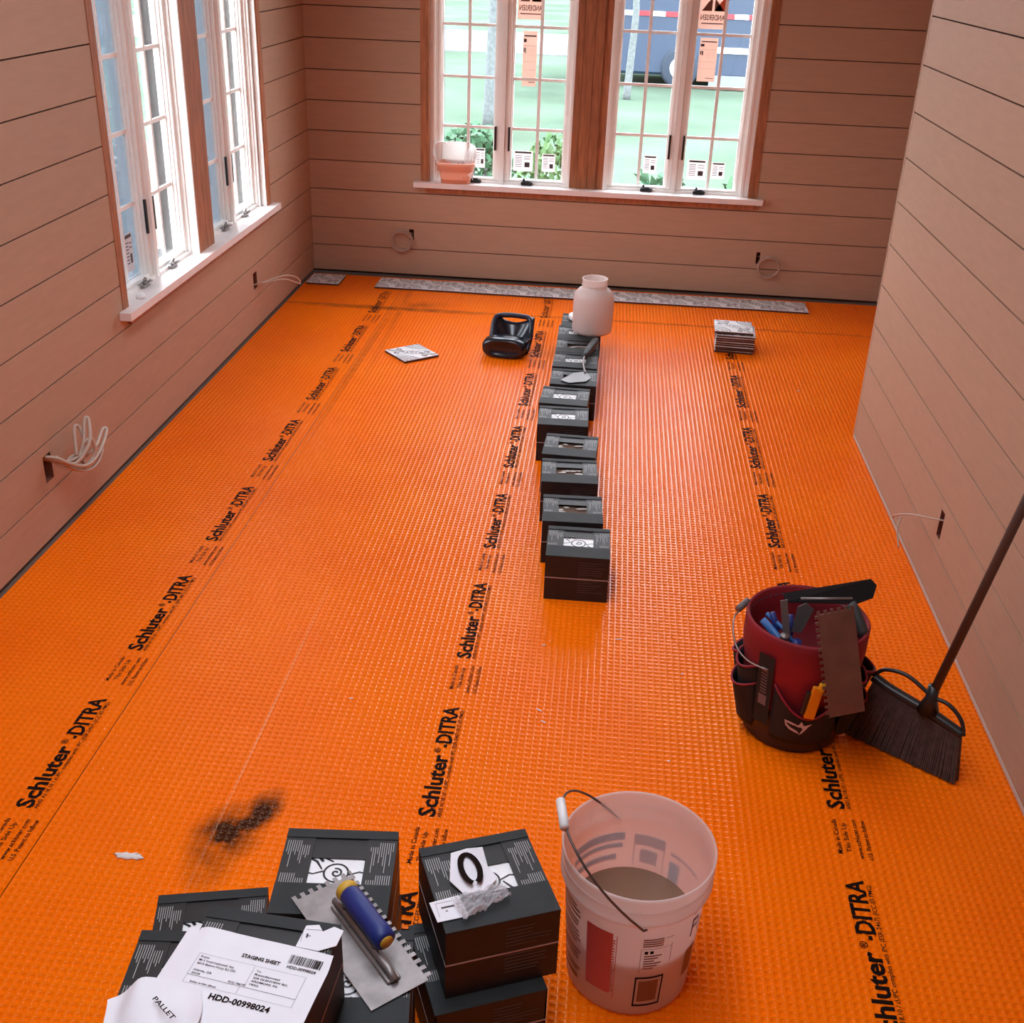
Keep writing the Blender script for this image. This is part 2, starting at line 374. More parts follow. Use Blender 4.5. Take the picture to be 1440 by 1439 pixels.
# ------------------------------------------------------------ windows
def window(name, F, A, film_on, stickers):
    w = obj(name, None, kind='structure')
    a0, a1 = A
    B = lambda nm, bs, mt, par=w, **k: obj(nm, boxes(bs, F), mt, par, **k)
    B('stud', [(a0, a0+.05, -.003, .13, ZS, ZT+.05)], wood); B('stud', [(a1-.05, a1, -.003, .13, ZS, ZT+.05)], wood)
    for i, (p, q, d) in enumerate(((.884, .925, .028), (.9265, .985, .02), (.9865, 1.038, .022), (1.0395, 1.081, .034))): B('stud', [(a0+p, a0+q, .006 if film_on else d, .13, ZS, ZT+.05)], wood)
    if film_on: B('jamb_extension', [(a0+.871, a0+.8835, .006, .03, ZS, ZT)], white); B('jamb_extension', [(a1-.0625, a1-.0505, .004, .03, ZS, ZT)], white)
    B('header', [(a0+.05, a1-.05, 0, .13, ZT, ZT+.05)], wood)
    B('stool', [(a0-.037, a1+.035, -.046, -.001, ZS-.03, ZS), (a0+.0, a1-.0, -.001, .17, ZS-.03, ZS)], stoolm)
    B('apron', [(a0+.03, a1-.0, -.017, -.0005, ZS-.062, ZS-.0305)], wood)
    for uo in (.476, 1.494):
        c = a0+uo; g0, g1 = ZS+.026, ZT-.07
        fr = B('window_frame', [(c-.41, c-.395, .030, .106, ZS, ZT), (c-.396, c-.387, .042, .106, ZS, ZT), (c-.388, c-.366, .058, .106, ZS, ZT), ((a0+.05 if uo < 1 else a0+1.081), c-.409, .034, .15, ZS, ZT), (c+.409, (a1-.05 if uo > 1 else a0+.884), .034, .15, ZS, ZT), (c+.395, c+.41, .030, .106, ZS, ZT), (c+.387, c+.396, .042, .106, ZS, ZT), (c+.366, c+.388, .058, .106, ZS, ZT),
            (c-.41, c+.41, .045, .106, ZS, ZS+.013), (c-.41, c+.41, .045, .106, ZT-.04, ZT), (c-.014, c+.014, .040, .106, ZS, ZT)], white)
        B('exterior_cladding', [(c-.41, c-.357, .117, .15, ZS, ZT), (c+.357, c+.41, .117, .15, ZS, ZT), (c-.41, c+.41, .117, .19, ZS-.02, ZS+.012), (c-.41, c+.41, .117, .15, ZT-.05, ZT)], clad, fr)
        for s in (-1, 1):
            i0, i1 = sorted((c+s*.05, c+s*.36)); o0, o1 = sorted((c+s*.0155, c+s*.388))
            sa = B('sash', [(o0, i0-.010, .056, .108, ZS+.014, ZT-.05), (i0-.0101, i0, .070, .108, ZS+.014, ZT-.05), (i1+.010, o1, .056, .108, ZS+.014, ZT-.05), (i1, i1+.0101, .070, .108, ZS+.014, ZT-.05), (i0-.01, i1+.01, .062, .108, ZS+.014, g0), (i0-.01, i1+.01, .062, .108, g1, ZT-.05),
                (i0, i0+.006, .084, .108, g0, g1), (i1-.006, i1, .084, .108, g0, g1)], white)
            sa.parent = w
            B('sash_cladding', [(o0, i0+.002, .1085, .1165, ZS+.014, ZT-.05), (i1-.002, o1, .1085, .1165, ZS+.014, ZT-.05), (i0, i1, .1085, .1165, ZS+.014, g0), (i0, i1, .1085, .1165, g1, ZT-.05)], clad, sa)
            B('pane', [(i0, i1, .094, .098, g0, g1)], gl, sa)
            mid = (i0+i1)/2
            B('muntin', [(mid-.009, mid+.009, .086, .0938, g0, g1)], white, sa)
            for z in (.892, 1.168, 1.447, 1.726, 2.005, 2.284): B('muntin', [(i0, i1, .0865, .0935, z-.008, z+.008)], white, sa)
            if film_on and s < 0: B('protective_film', [(i0, i1, .0985, .0992, g0, g1)], film, sa)
            # crank on the sill, folded, and the lock lever on the stile
            k = c+s*.155
            cm = blackm if not film_on else mat('zinc_crank', (.28, .26, .25), .4, metal=.6)
            cr_ = obj('crank_handle', merge([boxes([(k-.035, k+.035, .03, .058, ZS, ZS+.018)], F, .004), tube([F(k-.022, .035, ZS+.018), F(k-.018, .03, ZS+.034), F(k-.012, .028, ZS+.040)], .007), tube([F(k-.026, .026, ZS+.022), F(k+.01, .018, ZS+.026), F(k+.034, .024, ZS+.018)], .006)]), cm, w)
            B('lock_lever', [(c+s*.040-.006, c+s*.040+.006, .046, .0555, ZS+.19, ZS+.325)], blackm, sa)
            for (kind, x0, x1, z0, z1) in stickers:
                if i0-.01 <= (x0+x1)/2 <= i1+.01: sticker(F, sa, kind, x0, x1, z0, z1)
    return w
stkm = seethrough('sticker_paper', (.78, .58, .50), .95, .6, .42); stk2 = seethrough('sticker_white', (.82, .74, .73), .92, .6, .45)
stko = mat('sticker_orange', srgb(196, 84, 40), .6); stkb = mat('sticker_brown', srgb(110, 62, 46), .6); stki = mat('sticker_ink', (.05, .035, .035), .6)
def sticker(F, par, kind, x0, x1, z0, z1):
    w = .0925; base = obj('sticker', boxes([(x0, x1, w, w+.0008, z0, z1)], F), stkm if kind in 'LN' else stk2, par)
    base.parent = par
    M = Matrix(((Vector(F(1, 0, 0))-Vector(F(0, 0, 0)))[:], (Vector(F(0, 0, 1))-Vector(F(0, 0, 0)))[:], (Vector(F(0, -1, 0))-Vector(F(0, 0, 0)))[:])).transposed().to_4x4()
    def fin(ms, mt):
        me = merge(ms); me.transform(M); me.transform(Matrix.Translation(F(x0, w-.0006, z0)))
        base.data.materials.append(mt); i = len(base.data.materials)-1
        bm = bmesh.new(); bm.from_mesh(base.data); n0 = len(bm.faces); bm.from_mesh(me); bm.faces.ensure_lookup_table()
        for f in bm.faces[n0:]: f.material_index = i
        bm.to_mesh(base.data); bm.free()
    W_, H_ = x1-x0, z1-z0
    R = lambda a, b, c, d: mesh([(a*W_, c*H_, 0), (b*W_, c*H_, 0), (b*W_, d*H_, 0), (a*W_, d*H_, 0)], [(0, 1, 2, 3)])
    P = lambda *ps: mesh([(p[0]*W_, p[1]*H_, 0) for p in ps], [tuple(range(len(ps)))])
    def T(s, a, y, w_, h): q = text_mesh(s, w_*W_, h*H_, .02, True).copy(); q.transform(Matrix.Translation((a*W_, y*H_, 0))); return q
    if kind == 'L':
        fin([P((.52, .5), (.95, .5), (.95, .95)), P((.52, .92), (.95, .95), (.52, .97))], stko); fin([P((.08, .5), (.45, .5), (.45, .9)), P((.54, .5), (.9, .5), (.54, .85))], stkb)
        fin([T('ANDERSEN', .06, .25, .88, .15), R(.1, .9, .14, .17)], stkb)
    elif kind == 'N':
        fin([R(.08, .92, .90, .925), R(.05, .25, .80, .86), R(.05, .95, .73, .735), R(.05, .12, .62, .70), R(.15, .22, .60, .70), R(.05, .95, .45, .453), R(.05, .95, .30, .303), R(.45, .92, .07, .085)]+[R(.35, .9, .56+.03*k, .562+.03*k) for k in range(5)], stki)
    else:
        fin([R(.08, .92, .88, .97)]+[R(.1, .45, .75-.09*k, .78-.09*k) for k in range(7)]+[R(.55, .9, .72-.12*k, .75-.12*k) for k in range(2)], stki)
        fin([R(.58, .85, .2, .45)], stki)
ST_B = [('L', -.610, -.465, 1.485, 1.67), ('N', -.574, -.493, 1.13, 1.425), ('S', -.608, -.492, .652, .768), ('S', -.437, -.358, .655, .757), ('S', -.835, -.778, .66, .772),
        ('S', .162, .240, .678, .778), ('L', .402, .553, 1.475, 1.66), ('N', .423, .523, 1.20, 1.43), ('S', .420, .532, .655, .767), ('S', .562, .640, .665, .758)]
window('window_1', FB, BW, False, ST_B)
window('window_2', FL, LW, True, [('S', 4.31, 4.38, .64, .79)])

# ------------------------------------------------------------ cement tiles
TS, TT = .197, .0115
def arc(cx, cy, r, a0, a1, n=14): return [(cx+r*math.cos(math.radians(a0+(a1-a0)*i/n)), cy+r*math.sin(math.radians(a0+(a1-a0)*i/n))) for i in range(n+1)]
def spiral(cx, cy, r0, r1, a0, turns, n=22): return [(cx+(r0+(r1-r0)*i/n)*math.cos(a0+turns*2*PI*i/n), cy+(r0+(r1-r0)*i/n)*math.sin(a0+turns*2*PI*i/n)) for i in range(n+1)]
def motif():
    P = []
    for sx in (1, -1):
        c = (-.5*sx, -.5*sx); q = 0 if sx == 1 else 180
        for r, w in ((.40, .028), (.33, .016), (.20, .022)): P.append((arc(*c, r, q, q+90), w))
        for k in range(5): P.append((arc(c[0]+.265*math.cos(math.radians(q+9+18*k)), c[1]+.265*math.sin(math.radians(q+9+18*k)), .028, 0, 360, 8), .012))
        P.append((arc(*c, .09, q, q+90, 6), .05))
        d = (.5*sx, -.5*sx)
        for m_ in (1, -1):
            s = lambda p: (p[0], p[1]) if m_ == 1 else (-p[1], -p[0])
            P.append(([s(p) for p in spiral(d[0]-.13*sx, d[1]+.33*sx, .012, .075, .5+(PI if sx < 0 else 0), 1.4)], lambda t: .016+.014*t))
            P.append(([s(p) for p in [(d[0]-.01*sx, d[1]+.08*sx), (d[0]-.12*sx, d[1]+.16*sx), (d[0]-.16*sx, d[1]+.27*sx), (d[0]-.10*sx, d[1]+.36*sx)]], lambda t: .035-.02*t))
            P.append(([s(p) for p in [(d[0]-.2*sx, d[1]+.3*sx), (d[0]-.3*sx, d[1]+.36*sx), (d[0]-.36*sx, d[1]+.46*sx)]], lambda t: .03-.025*abs(t-.4)))
    P.append((arc(0, 0, .115, 0, 360, 20), .02)); P.append((spiral(0, 0, .01, .06, 0, 1.3), .02))
    P.append(([(-.14, .14), (-.2, .22), (-.32, .3)], .03)); P.append(([(.14, -.14), (.2, -.22), (.32, -.3)], .03))
    P.append(([(-.5, -.03), (-.36, .02), (-.22, -.02), (-.12, .02)], .018)); P.append(([(.5, .03), (.36, -.02), (.22, .02), (.12, -.02)], .018))
    P = [([(max(-.495, min(.495, p[0]))*TS, max(-.495, min(.495, p[1]))*TS) for p in pts], (lambda w: (lambda t: w(t)*TS))(w) if callable(w) else w*TS) for pts, w in P]
    return ribbon(P, TT+.0004)
slabM = boxes([(-TS/2, TS/2, -TS/2, TS/2, 0, TT-.002), (-TS/2+.001, TS/2-.001, -TS/2+.001, TS/2-.001, TT-.002, TT)])
slabM.materials.append(tileb); slabM.materials.append(tilew)
for p_ in slabM.polygons: p_.material_index = 1 if p_.center.z > TT-.0022 and p_.normal.z > .5 or p_.center.z > TT-.0015 else 0
motM = motif(); motM.materials.append(tilek)
def tile(x, y, z, rz, label, group=None, tilt=0):
    t = obj('cement_tile', slabM, None, None, (x, y, z), (tilt, 0, rz), label, 'tile', group)
    obj('pattern', motM, None, t); return t
tile(-1.696, 6.61, .002, 0, 'patterned tile lying alone in the far left corner, against the wall', None)
names = ['leftmost', 'second', 'third', 'fourth', 'fifth', 'sixth', 'seventh', 'eighth', 'ninth', 'tenth', 'eleventh', 'twelfth', 'rightmost']
for i in range(13):
    tile(-1.277+.1965*i, 6.605+random.uniform(-.002, .002), .002, (0, PI/2, PI, 0)[i % 4]*0+random.uniform(-.008, .008),
         f'patterned tile on the floor along the back wall, {names[i]} of the row of thirteen' if 0 < i < 12 else f'{names[i]} patterned tile of the long row along the back wall', 'patterned tiles laid along the back wall')
tile(-.953, 5.368, .002, math.radians(41), 'single black and white patterned tile lying diagonally on the open floor')
for k in range(8):
    tile(.690+random.uniform(-.004, .004), 5.80+random.uniform(-.004, .004), .002+k*(TT+.0002), -.05+random.uniform(-.03, .03),
         ('tile on the floor at the bottom' if k == 0 else f'{names[k]} tile up from the floor')+' of the small tile stack near the right wall', 'tiles in the small stack')
tile(.678, 5.815, .006+8*(TT+.0004), -.04, 'uppermost tile of the small stack, white with scrolls, slightly tilted', 'tiles in the small stack', math.radians(-0)+.0)

# ------------------------------------------------------------ boxes of tiles
def make_box(S, h, liner):
    b = thing('tile_box', 'x', 'box'); a = S/2; t = .003
    ht = h-.012
    hm = h*.5
    obj('box_tray', boxes([(-a, a, -a, a, 0, t), (-a, -a+t, -a, a, 0, hm-.002), (a-t, a, -a, a, 0, hm-.002), (-a, a, -a, -a+t, 0, hm-.002), (-a, a, a-t, a, 0, hm-.002)]), card, b)
    obj('box_edge', boxes([(-a-.0006, a+.0006, -a-.0006, -a+t, hm-.002, hm+.0012), (-a-.0006, a+.0006, a-t, a+.0006, hm-.002, hm+.0012), (-a-.0006, -a+t, -a, a, hm-.002, hm+.0012), (a-t, a+.0006, -a, a, hm-.002, hm+.0012)]), bandm, b)
    up = obj('box_lid', boxes([(-a, -a+t, -a, a, hm+.0012, h-.0065), (a-t, a, -a, a, hm+.0012, h-.0065), (-a, a, -a, -a+t, hm+.0012, h-.0065), (-a, a, a-t, a, hm+.0012, h-.0065)]), card, b)
    ln = [(x, .0, 0, 0) for x in ()]
    pl = []
    for (x0, x1, z0, n) in ((-.0, .09, .2*h, 7), (-.0, .095, .6*h, 6)):
        for i in range(n):
            z = z0+i*.0085; w_ = random.uniform(.5, 1)*(x1-x0); pl.append((x0+.004, x0+w_, -a-.0008, -a-.0003, z, z+.0009))
    obj('print', boxes(pl), mat('faint_print', (.10, .085, .08), .6), up)
    # flaps: back lowest, sides over it with printed lines, front on top
    fb = .072*S/.213; fs = .056*S/.213
    obj('flap', boxes([(-a+.001, a-.001, a-fb, a-.001, h-.0065, h-.005)]), flapd, b)
    obj('flap', boxes([(-a, a, a-.022, a+.0005, h-.003, h-.0015)]), flapg, b)
    for s in (-1, 1):
        f = obj('flap', boxes([(*sorted((s*a, s*(a-fs))), -a+.002, a-.004, h-.0048, h-.0032)]), flapd, b)
        L_ = []
        rr = random.Random(5+s)
        for blk in range(2):
            y1 = a-.03-blk*.085
            for i in range(11):
                x = s*(a-.006-i*.0042)
                ln = rr.choice((.03, .045, .06, .07))*(1 if i % 5 else .5)
                yy0 = y1-ln-rr.choice((0, .008)); L_.append((x-.0006, x+.0006, max(yy0, -a+.012), y1-(.012 if i > 6 else 0), h-.0031, h-.0029))
        obj('print', boxes(L_), linew, f)
    obj('flap', boxes([(-a, a, -a-.0005, -a+fb*1.02, h-.0028, h-.0012), (-a, a, -a-.0006, -a+.0006, h-.0062, h-.0014)]), flapg, b)
    if liner:
        vs = sheet(lambda u, v: ((u-.5)*(S-.012), (v-.5)*(S-.012), h-.016+.004*noise.noise((u*9, v*9, liner))), 12, 12)
        l = obj('liner', vs, kraft, b)
        rr = random.Random(liner); pz = []
        for _ in range(9):
            cx, cy = rr.uniform(-.045, .045), rr.uniform(-.025, .025); pts = [(cx+rr.uniform(.006, .022)*math.cos(t_*PI/3.5), cy+rr.uniform(.003, .009)*math.sin(t_*PI/3.5), h-.0105) for t_ in range(7)]
            pz.append(mesh(pts, [tuple(range(7))]))
        obj('torn_film', merge(pz), mat('torn_film', (.55, .50, .44), .4), b, kind='stuff')
    return b
BS, BH = .203, .162
FS, FH = .214, .165
rowp = {0: make_box(BS, BH, 0), 3: make_box(BS, BH, 3), 4: make_box(BS, BH, 4)}
forep = make_box(FS, FH, 0)
row = [(-.030, 3.214, .018, 0), (-.060, 3.451, .05, 4), (-.086, 3.757, .05, 3), (-.093, 3.992, -.035, 4), (-.137, 4.286, .025, 0), (-.143, 4.514, -.035, 0), (-.115, 4.752, .002, 3), (-.118, 4.981, -.014, 0), (-.118, 5.19, .01, 3), (-.121, 5.397, .01, 0), (-.113, 5.604, .0, 0)]
rowlab = ['nearest black tile box of the row, its whole front face showing', 'second black tile box from the near end, torn film in its opening', 'third black tile box from the near end, brown liner in its opening',
          'fourth black tile box from the near end, just past the gap', 'fifth black tile box from the near end, patterned tile in its opening', 'sixth black tile box from the near end, patterned tile in its opening',
          'black tile box under the blade of the margin trowel', 'black tile box in the row, scrolled tile below the trowel neck', 'black tile box under the handle of the margin trowel', 'black tile box under the milky plastic jar', 'farthest black tile box of the row, carrying the round white lid']
tlab = ['nearest box of the row', '', '', '', 'fifth box of the row', 'sixth box of the row', '', 'box under the trowel neck', '', 'box under the milky jar', 'farthest box of the row']
used = set()
for (x, y, r, k), lab, tl in zip(row, rowlab, tlab):
    b = rowp[k] if k not in used else copy_tree(rowp[k]); used.add(k)
    b.location = (x, y, .0006); b.rotation_euler = (0, 0, r); relabel(b, lab, 'black tile boxes in the long row')
    if k == 0: tile(x, y, BH-.0185, r, f'patterned tile seen inside the {tl}')
fore = [(-.140, 1.557, 1, .392, 'black tile box with torn label, on top beside the bucket', 'box beside the white bucket'), (-.154, 1.520, 0, .40, 'lower black tile box beside the white bucket, under another box', ''),
        (-.423, 1.540, 1, .085, 'black tile box carrying the far end of the notched trowel', 'box under the trowel far end'), (-.423, 1.542, 0, .06, 'black tile box at floor level under the one with the trowel far end', ''),
        (-.347, 1.298, 1, .124, 'black tile box under the near end of the notched trowel', 'box under the trowel near end'), (-.347, 1.298, 0, .12, 'black tile box at floor level under the trowel near end', ''),
        (-.607, 1.262, 1, .09, 'black tile box at the lower left, partly under the crumpled paper', 'box at the lower left'), (-.607, 1.262, 0, .08, 'black tile box at floor level at the lower left of the pile', ''),
        (-.672, 1.512, 0, .23, 'low black tile box at the far left of the pile, on the floor', 'low box at the left of the near pile'), (-.456, 1.163, 2, -.06, 'highest black tile box, covered by the white staging sheet', '')]
first = True
for x, y, lv, r, lab, tl in fore:
    b = forep if first else copy_tree(forep); first = False
    b.location = (x, y, .0006+lv*(FH+.0004)); b.rotation_euler = (0, 0, r); relabel(b, lab, 'black tile boxes piled in the foreground')
    if tl: tile(x, y, lv*FH+FH-.0185, r, f'patterned tile seen inside the {tl}')

# ------------------------------------------------------------ papers
def lettering(par, body, x, y, w, cap, z=.0006, bold=.01, mt=ink):
    return obj('lettering', text_mesh(body, w, cap, bold), mt, par, (x, y, z))
PZ = 3*FH+.0025
ps = thing('staging_sheet', 'creased white staging sheet with barcode, on the highest tile box', 'paper', (-.578, 1.236, PZ), (0, 0, -.15))
def drape(u, v):
    x, y = u*.245, -v*.25
    z = .0010*noise.noise((u*5, v*4, 1.3))+.0014
    if x < .04: z -= .25*(.04-x)
    if v < .12: x += .004*math.sin(u*30)*(1-v/.12)
    return (x, y, z)
sh = sheet(drape, 40, 30); obj('page', sh, paper, ps)
def onp(body, x, y, w, cap, bold=.01): lettering(ps, body, x, y, w, cap, .0026, bold)
onp('STAGING SHEET', .108, -.040, .062, .0062, .03); onp('HDD-00998024', .182, -.041, .046, .0052, .02)
rr = random.Random(3); bars = []; x = .180
while x < .232:
    wd = rr.choice((.0006, .0006, .0011, .0016)); bars.append((x, x+wd, -.032, -.016, .0025, .0026)); x += wd+rr.choice((.0006, .0009, .0014))
obj('barcode', boxes(bars), ink, ps)
thin = lambda a, b, c, d: (a, b, c, d, .0025, .0026)
obj('ruled_frame', boxes([thin(.045, .218, -.0502, -.050), thin(.045, .0453, -.105, -.05), thin(.2177, .218, -.105, -.05), thin(.136, .1363, -.09, -.052), thin(.045, .218, -.0905, -.09), thin(.045, .218, -.105, -.1048), thin(.13, .1303, -.105, -.09)]), stki, ps)
for i, (t, w) in enumerate((('From:', .014), ('M S International, Inc.', .058), ('5015 Bakers Ferry Rd SW', .062), ('', 0), ('Atlanta, GA', .030), ('30336', .014))):
    if t: onp(t, .050, -.057-.0062*i, w, .0034)
for i, (t, w) in enumerate((('To:', .008), ('Residential', .040), ('208 GLENVIEW RD.', .056), ('ARDMORE, PA', .042), ('19003', .014))): onp(t, .142, -.060-.0062*i, w, .0034)
onp('PO2 746747', .110, -.0885, .028, .0032); onp('Sales order (line)', .055, -.1025, .042, .003); onp('HDD-00998024', .095, -.122, .095, .0095, .03)
cp = thing('crumpled_paper', 'crumpled white paper curling up at the lower left corner of the staging sheet', 'paper', (-.580, 1.075, PZ+.006), (0, 0, .25))
cm_ = sheet(lambda u, v: ((u-.45)*.13+.01*noise.noise((u*3, v*3, 5)), .015-v*.20+.012*math.sin(u*3), .004+.022*math.sin(u*PI)*(1-v*.4)+.008*noise.noise((u*4, v*4, 9))), 24, 24)
obj('page', cm_, paper, cp)
obj('lettering', text_mesh('PALLET', .05, .007, .02), ink, cp, (.01, -.015, .031), (0, 0, -.9))
def scrap(name, label, loc, rz, pts, extra=None):
    t = thing(name, label, 'label', loc, (0, 0, rz))
    obj('page', mesh([(*p, .001) if len(p) == 2 else p for p in pts]+[((*p, .0) if len(p) == 2 else (p[0], p[1], p[2]-.001)) for p in pts], [tuple(range(len(pts))), tuple(range(2*len(pts)-1, len(pts)-1, -1))]+[(i, i+len(pts), (i+1) % len(pts)+len(pts), (i+1) % len(pts)) for i in range(len(pts))]), paper, t)
    return t
s1 = scrap('torn_label', 'torn white label at the right corner of the box with the staging sheet', (-.386, 1.214, PZ-.001), .05, [(-.016, -.002), (-.008, .040), (.012, .043), (.020, .030), (.036, .041), (.052, .034), (.046, .004), (.02, -.008)])
obj('ruled_frame', boxes([(-.006, .02, .032, .0325, .0012, .0014), (-.0105, -.010, .008, .032, .0012, .0014), (-.004, -.001, .016, .024, .0012, .0014), (-.001, .003, .019, .0205, .0012, .0014)]), stki, s1)
LZ = 2*FH+.0012
s2 = scrap('torn_label', 'torn white label with a black ring, on the box beside the bucket', (-.166, 1.560, LZ+.002), .392, [(-.030, -.045), (-.048, -.005), (-.030, .058, .006), (.002, .060, .008), (.030, .050, .014), (.030, .012), (.040, -.020), (.012, -.045)])
rp = arc(0, 0, 1, -75, 255, 26); ring = ribbon([([(-.006+p[0]*.0165, .006+p[1]*.037) for p in rp], .011)], .0105)
obj('black_ring', ring, ink, s2)
s3 = scrap('torn_label', 'small printed white label at the near left corner of the box by the bucket', (-.203, 1.475, LZ+.001), .392, [(-.026, -.030), (-.030, .018), (.026, .022), (.032, -.030)])
obj('ruled_frame', boxes([(-.02, .022, .012, .0125, .0012, .0014), (-.02, -.0195, -.02, .012, .0012, .0014), (-.012, .012, -.002, .002, .0012, .0014), (-.006, -.002, -.010, -.008, .0012, .0014)]), stki, s3)
wrap = thing('plastic_wrap', 'crumpled clear plastic wrap torn over the label beside the bucket', 'plastic', (-.142, 1.492, LZ+.004), (0, 0, .6))
obj('film', sheet(lambda u, v: ((u-.5)*.10, (v-.5)*.055*(1-.4*u), .010+.013*noise.noise((u*6, v*5, 2))+.006*noise.noise((u*17, v*15, 4))), 36, 22, False), seethrough('crumpled_film', (.80, .78, .80), .62, .2, .3), wrap)

# ------------------------------------------------------------ notched trowel on the pile
def notched(L_, Wd, pitch, t=.0009, depth=.011, short=True):
    """plate in XY, notches on +y long side and -x short side"""
    bs = [(-L_/2+depth, L_/2, -Wd/2, Wd/2-depth, 0, t)]
    x = -L_/2+depth*1.2
    while x < L_/2: bs.append((x, min(x+pitch*.5, L_/2), Wd/2-depth, Wd/2, 0, t)); x += pitch
    y = -Wd/2
    while y < Wd/2-.004: bs.append((-L_/2, -L_/2+depth, y, min(y+pitch*.5, Wd/2), 0, t)); y += pitch
    return boxes(bs)
ang = math.atan2(-.228, .2)
tr = thing('notched_trowel', 'steel notched trowel with blue and yellow handle lying across the foreground boxes', 'trowel', (-.345, 1.391, 2*FH+.0022), (0, 0, ang))
obj('blade', notched(.292, .120, .0165), steel, tr)
# world: +x along the blade towards the viewer, +y = notched right-hand side
obj('spine', merge([boxes([(-.085, .118, -.013, .013, .0009, .006)], None, .002), tube([(-.090, 0, .006), (-.07, 0, .013), (.10, 0, .013), (.12, 0, .006)], .0075)]), steel, tr)
obj('shank', tube([(-.055, 0, .01), (-.055, .004, .03), (-.048, .006, .042)], .006), steel, tr)
obj('shank', tube([(.05, 0, .01), (.05, .004, .03), (.046, .006, .042)], .006), steel, tr)
ya = mat('yellow_plastic', srgb(205, 160, 50), .5)
def along(prof, z, y): 
    me = lathe(prof, 28, True); me.transform(Matrix.Rotation(PI/2, 4, 'Y')); me.transform(Matrix.Translation((0, y, z))); return me
obj('handle', along([(.0145, -.062), (.019, -.055), (.0205, -.02), (.019, .02), (.0205, .05), (.0195, .068), (.014, .072)], .044, .012), mat('blue_grip', srgb(22, 40, 110), .5), tr)
obj('grip_collar', along([(.017, -.074), (.020, -.070), (.0195, -.060), (.016, -.056)], .044, .012), ya, tr)
obj('grip_end', along([(.012, .0715), (.0125, .0735), (.002, .0738)], .044, .012), ya, tr)

# ------------------------------------------------------------ big white bucket
shell = seethrough('milky_plastic', (.90, .80, .77), .66, .35, .5)
bk = thing('plastic_bucket', 'open translucent white bucket of murky water with wire bail, in the foreground', 'bucket', (.142, 1.680, .0006))
H_ = .335; rz_ = lambda z: .124+.018*min(z/.30, 1)
obj('shell', lathe([(0, 0), (.118, 0), (.124, .006), (rz_(.1), .1), (rz_(.2), .2), (rz_(.262), .262), (.1475, .264), (.1485, .272), (.1460, .276), (.1460, .322), (.150, .326), (.1505, .334), (.1475, .3355), (.1455, .331), (.1415, .30), (.1205, .008), (0, .006)], 64), shell, bk)
for z in (.270, .300): obj('collar_ring', lathe([(.1462, z-.003), (.1495, z), (.1462, z+.003)], 64), shell, bk)
obj('water', lathe([(0, .148), (rz_(.15)-.005, .148)], 48), mat('murky_water', srgb(128, 98, 78), .06, spec=.5), bk)
def patch(par, name, mt, a0, a1, z0, z1, rf, off=.0006, nu=10, nv=4):
    me = sheet(lambda u, v: (((rf(z0+(z1-z0)*v))+off)*math.cos(math.radians(a0+(a1-a0)*u)), ((rf(z0+(z1-z0)*v))+off)*math.sin(math.radians(a0+(a1-a0)*u)), z0+(z1-z0)*v), nu, nv)
    return me if par is None else obj(name, me, mt, par)
redi = mat('red_print', srgb(186, 84, 84), .5); brn = mat('brown_print', srgb(120, 82, 66), .5); blu = mat('violet_print', srgb(70, 60, 130), .5); bluw = mat('pale_violet_print', srgb(140, 115, 160), .5)
pt = lambda *a: patch(None, '', None, *a, rz_)
patch(bk, 'printed_panel', redi, -131, -107, .058, .228, rz_)
obj('printed_panel', merge([pt(-104, -103.4, .045, .225)]+[pt(-107, -106+rr.uniform(0, 1.8), z, z+.004) for z in np.arange(.065, .215, .0075)]), redi, bk)
pr = []
for z in (.236, .226, .214, .198, .188, .170, .160, .150, .140, .118, .108, .098, .070, .062):
    pr.append(pt(-172, -138-rr.uniform(0, 6), z, z+.0055))
obj('printed_text', merge(pr), brn, bk); patch(bk, 'printed_panel', brn, -170, -142, .040, .052, rz_)
obj('printed_text', merge([pt(-83, -66, .222-.006*k, .2255-.006*k) for k in range(4)]+[pt(-64, -57, .222, .2235)]+[pt(-84, -83.6, .13, .197), pt(-58, -57.6, .15, .205), pt(-84, -58, .197, .198)]+
    [pt(-81, -66-(k % 3)*3, .176-.007*k, .1795-.007*k) for k in range(6)]), brn, bk)
obj('printed_text', merge([pt(-81, -78, .184, .192), pt(-76.5, -73.5, .184, .192)]), ink, bk)
obj('printed_frame', merge([pt(-86, -84.6, .032, .118), pt(-62.4, -61, .032, .118), pt(-86, -61, .032, .037), pt(-86, -61, .113, .118)]), ink, bk); patch(bk, 'printed_panel', brn, -82.5, -65, .046, .106, rz_)
obj('printed_text', merge([pt(-37, -35, .185, .235), pt(-35, -29, .226, .234), pt(-35, -29, .207, .214), pt(-29.5, -28, .207, .234), pt(-25, -23, .18, .215), pt(-23, -18, .208, .215)]), blu, bk)
patch(bk, 'printed_panel', redi, -36, -20, .245, .252, rz_); patch(bk, 'printed_panel', brn, -38, -24, .075, .15, rz_)
# print on the far side, seen through the wall
patch(bk, 'printed_panel', bluw, 98, 150, .215, .235, rz_); patch(bk, 'printed_panel', bluw, 100, 152, .196, .208, rz_); patch(bk, 'printed_panel', redi, 62, 90, .205, .232, rz_)
obj('printed_frame', merge([pt(62, 90, .148, .150), pt(62, 63, .148, .205), pt(89, 90, .148, .205), pt(68, 84, .160, .195)]), redi, bk); patch(bk, 'printed_panel', redi, 22, 56, .205, .212, rz_)
patch(bk, 'printed_panel', blu, 45, 56, .13, .19, rz_); patch(bk, 'printed_text', bluw, 105, 150, .165, .180, rz_)
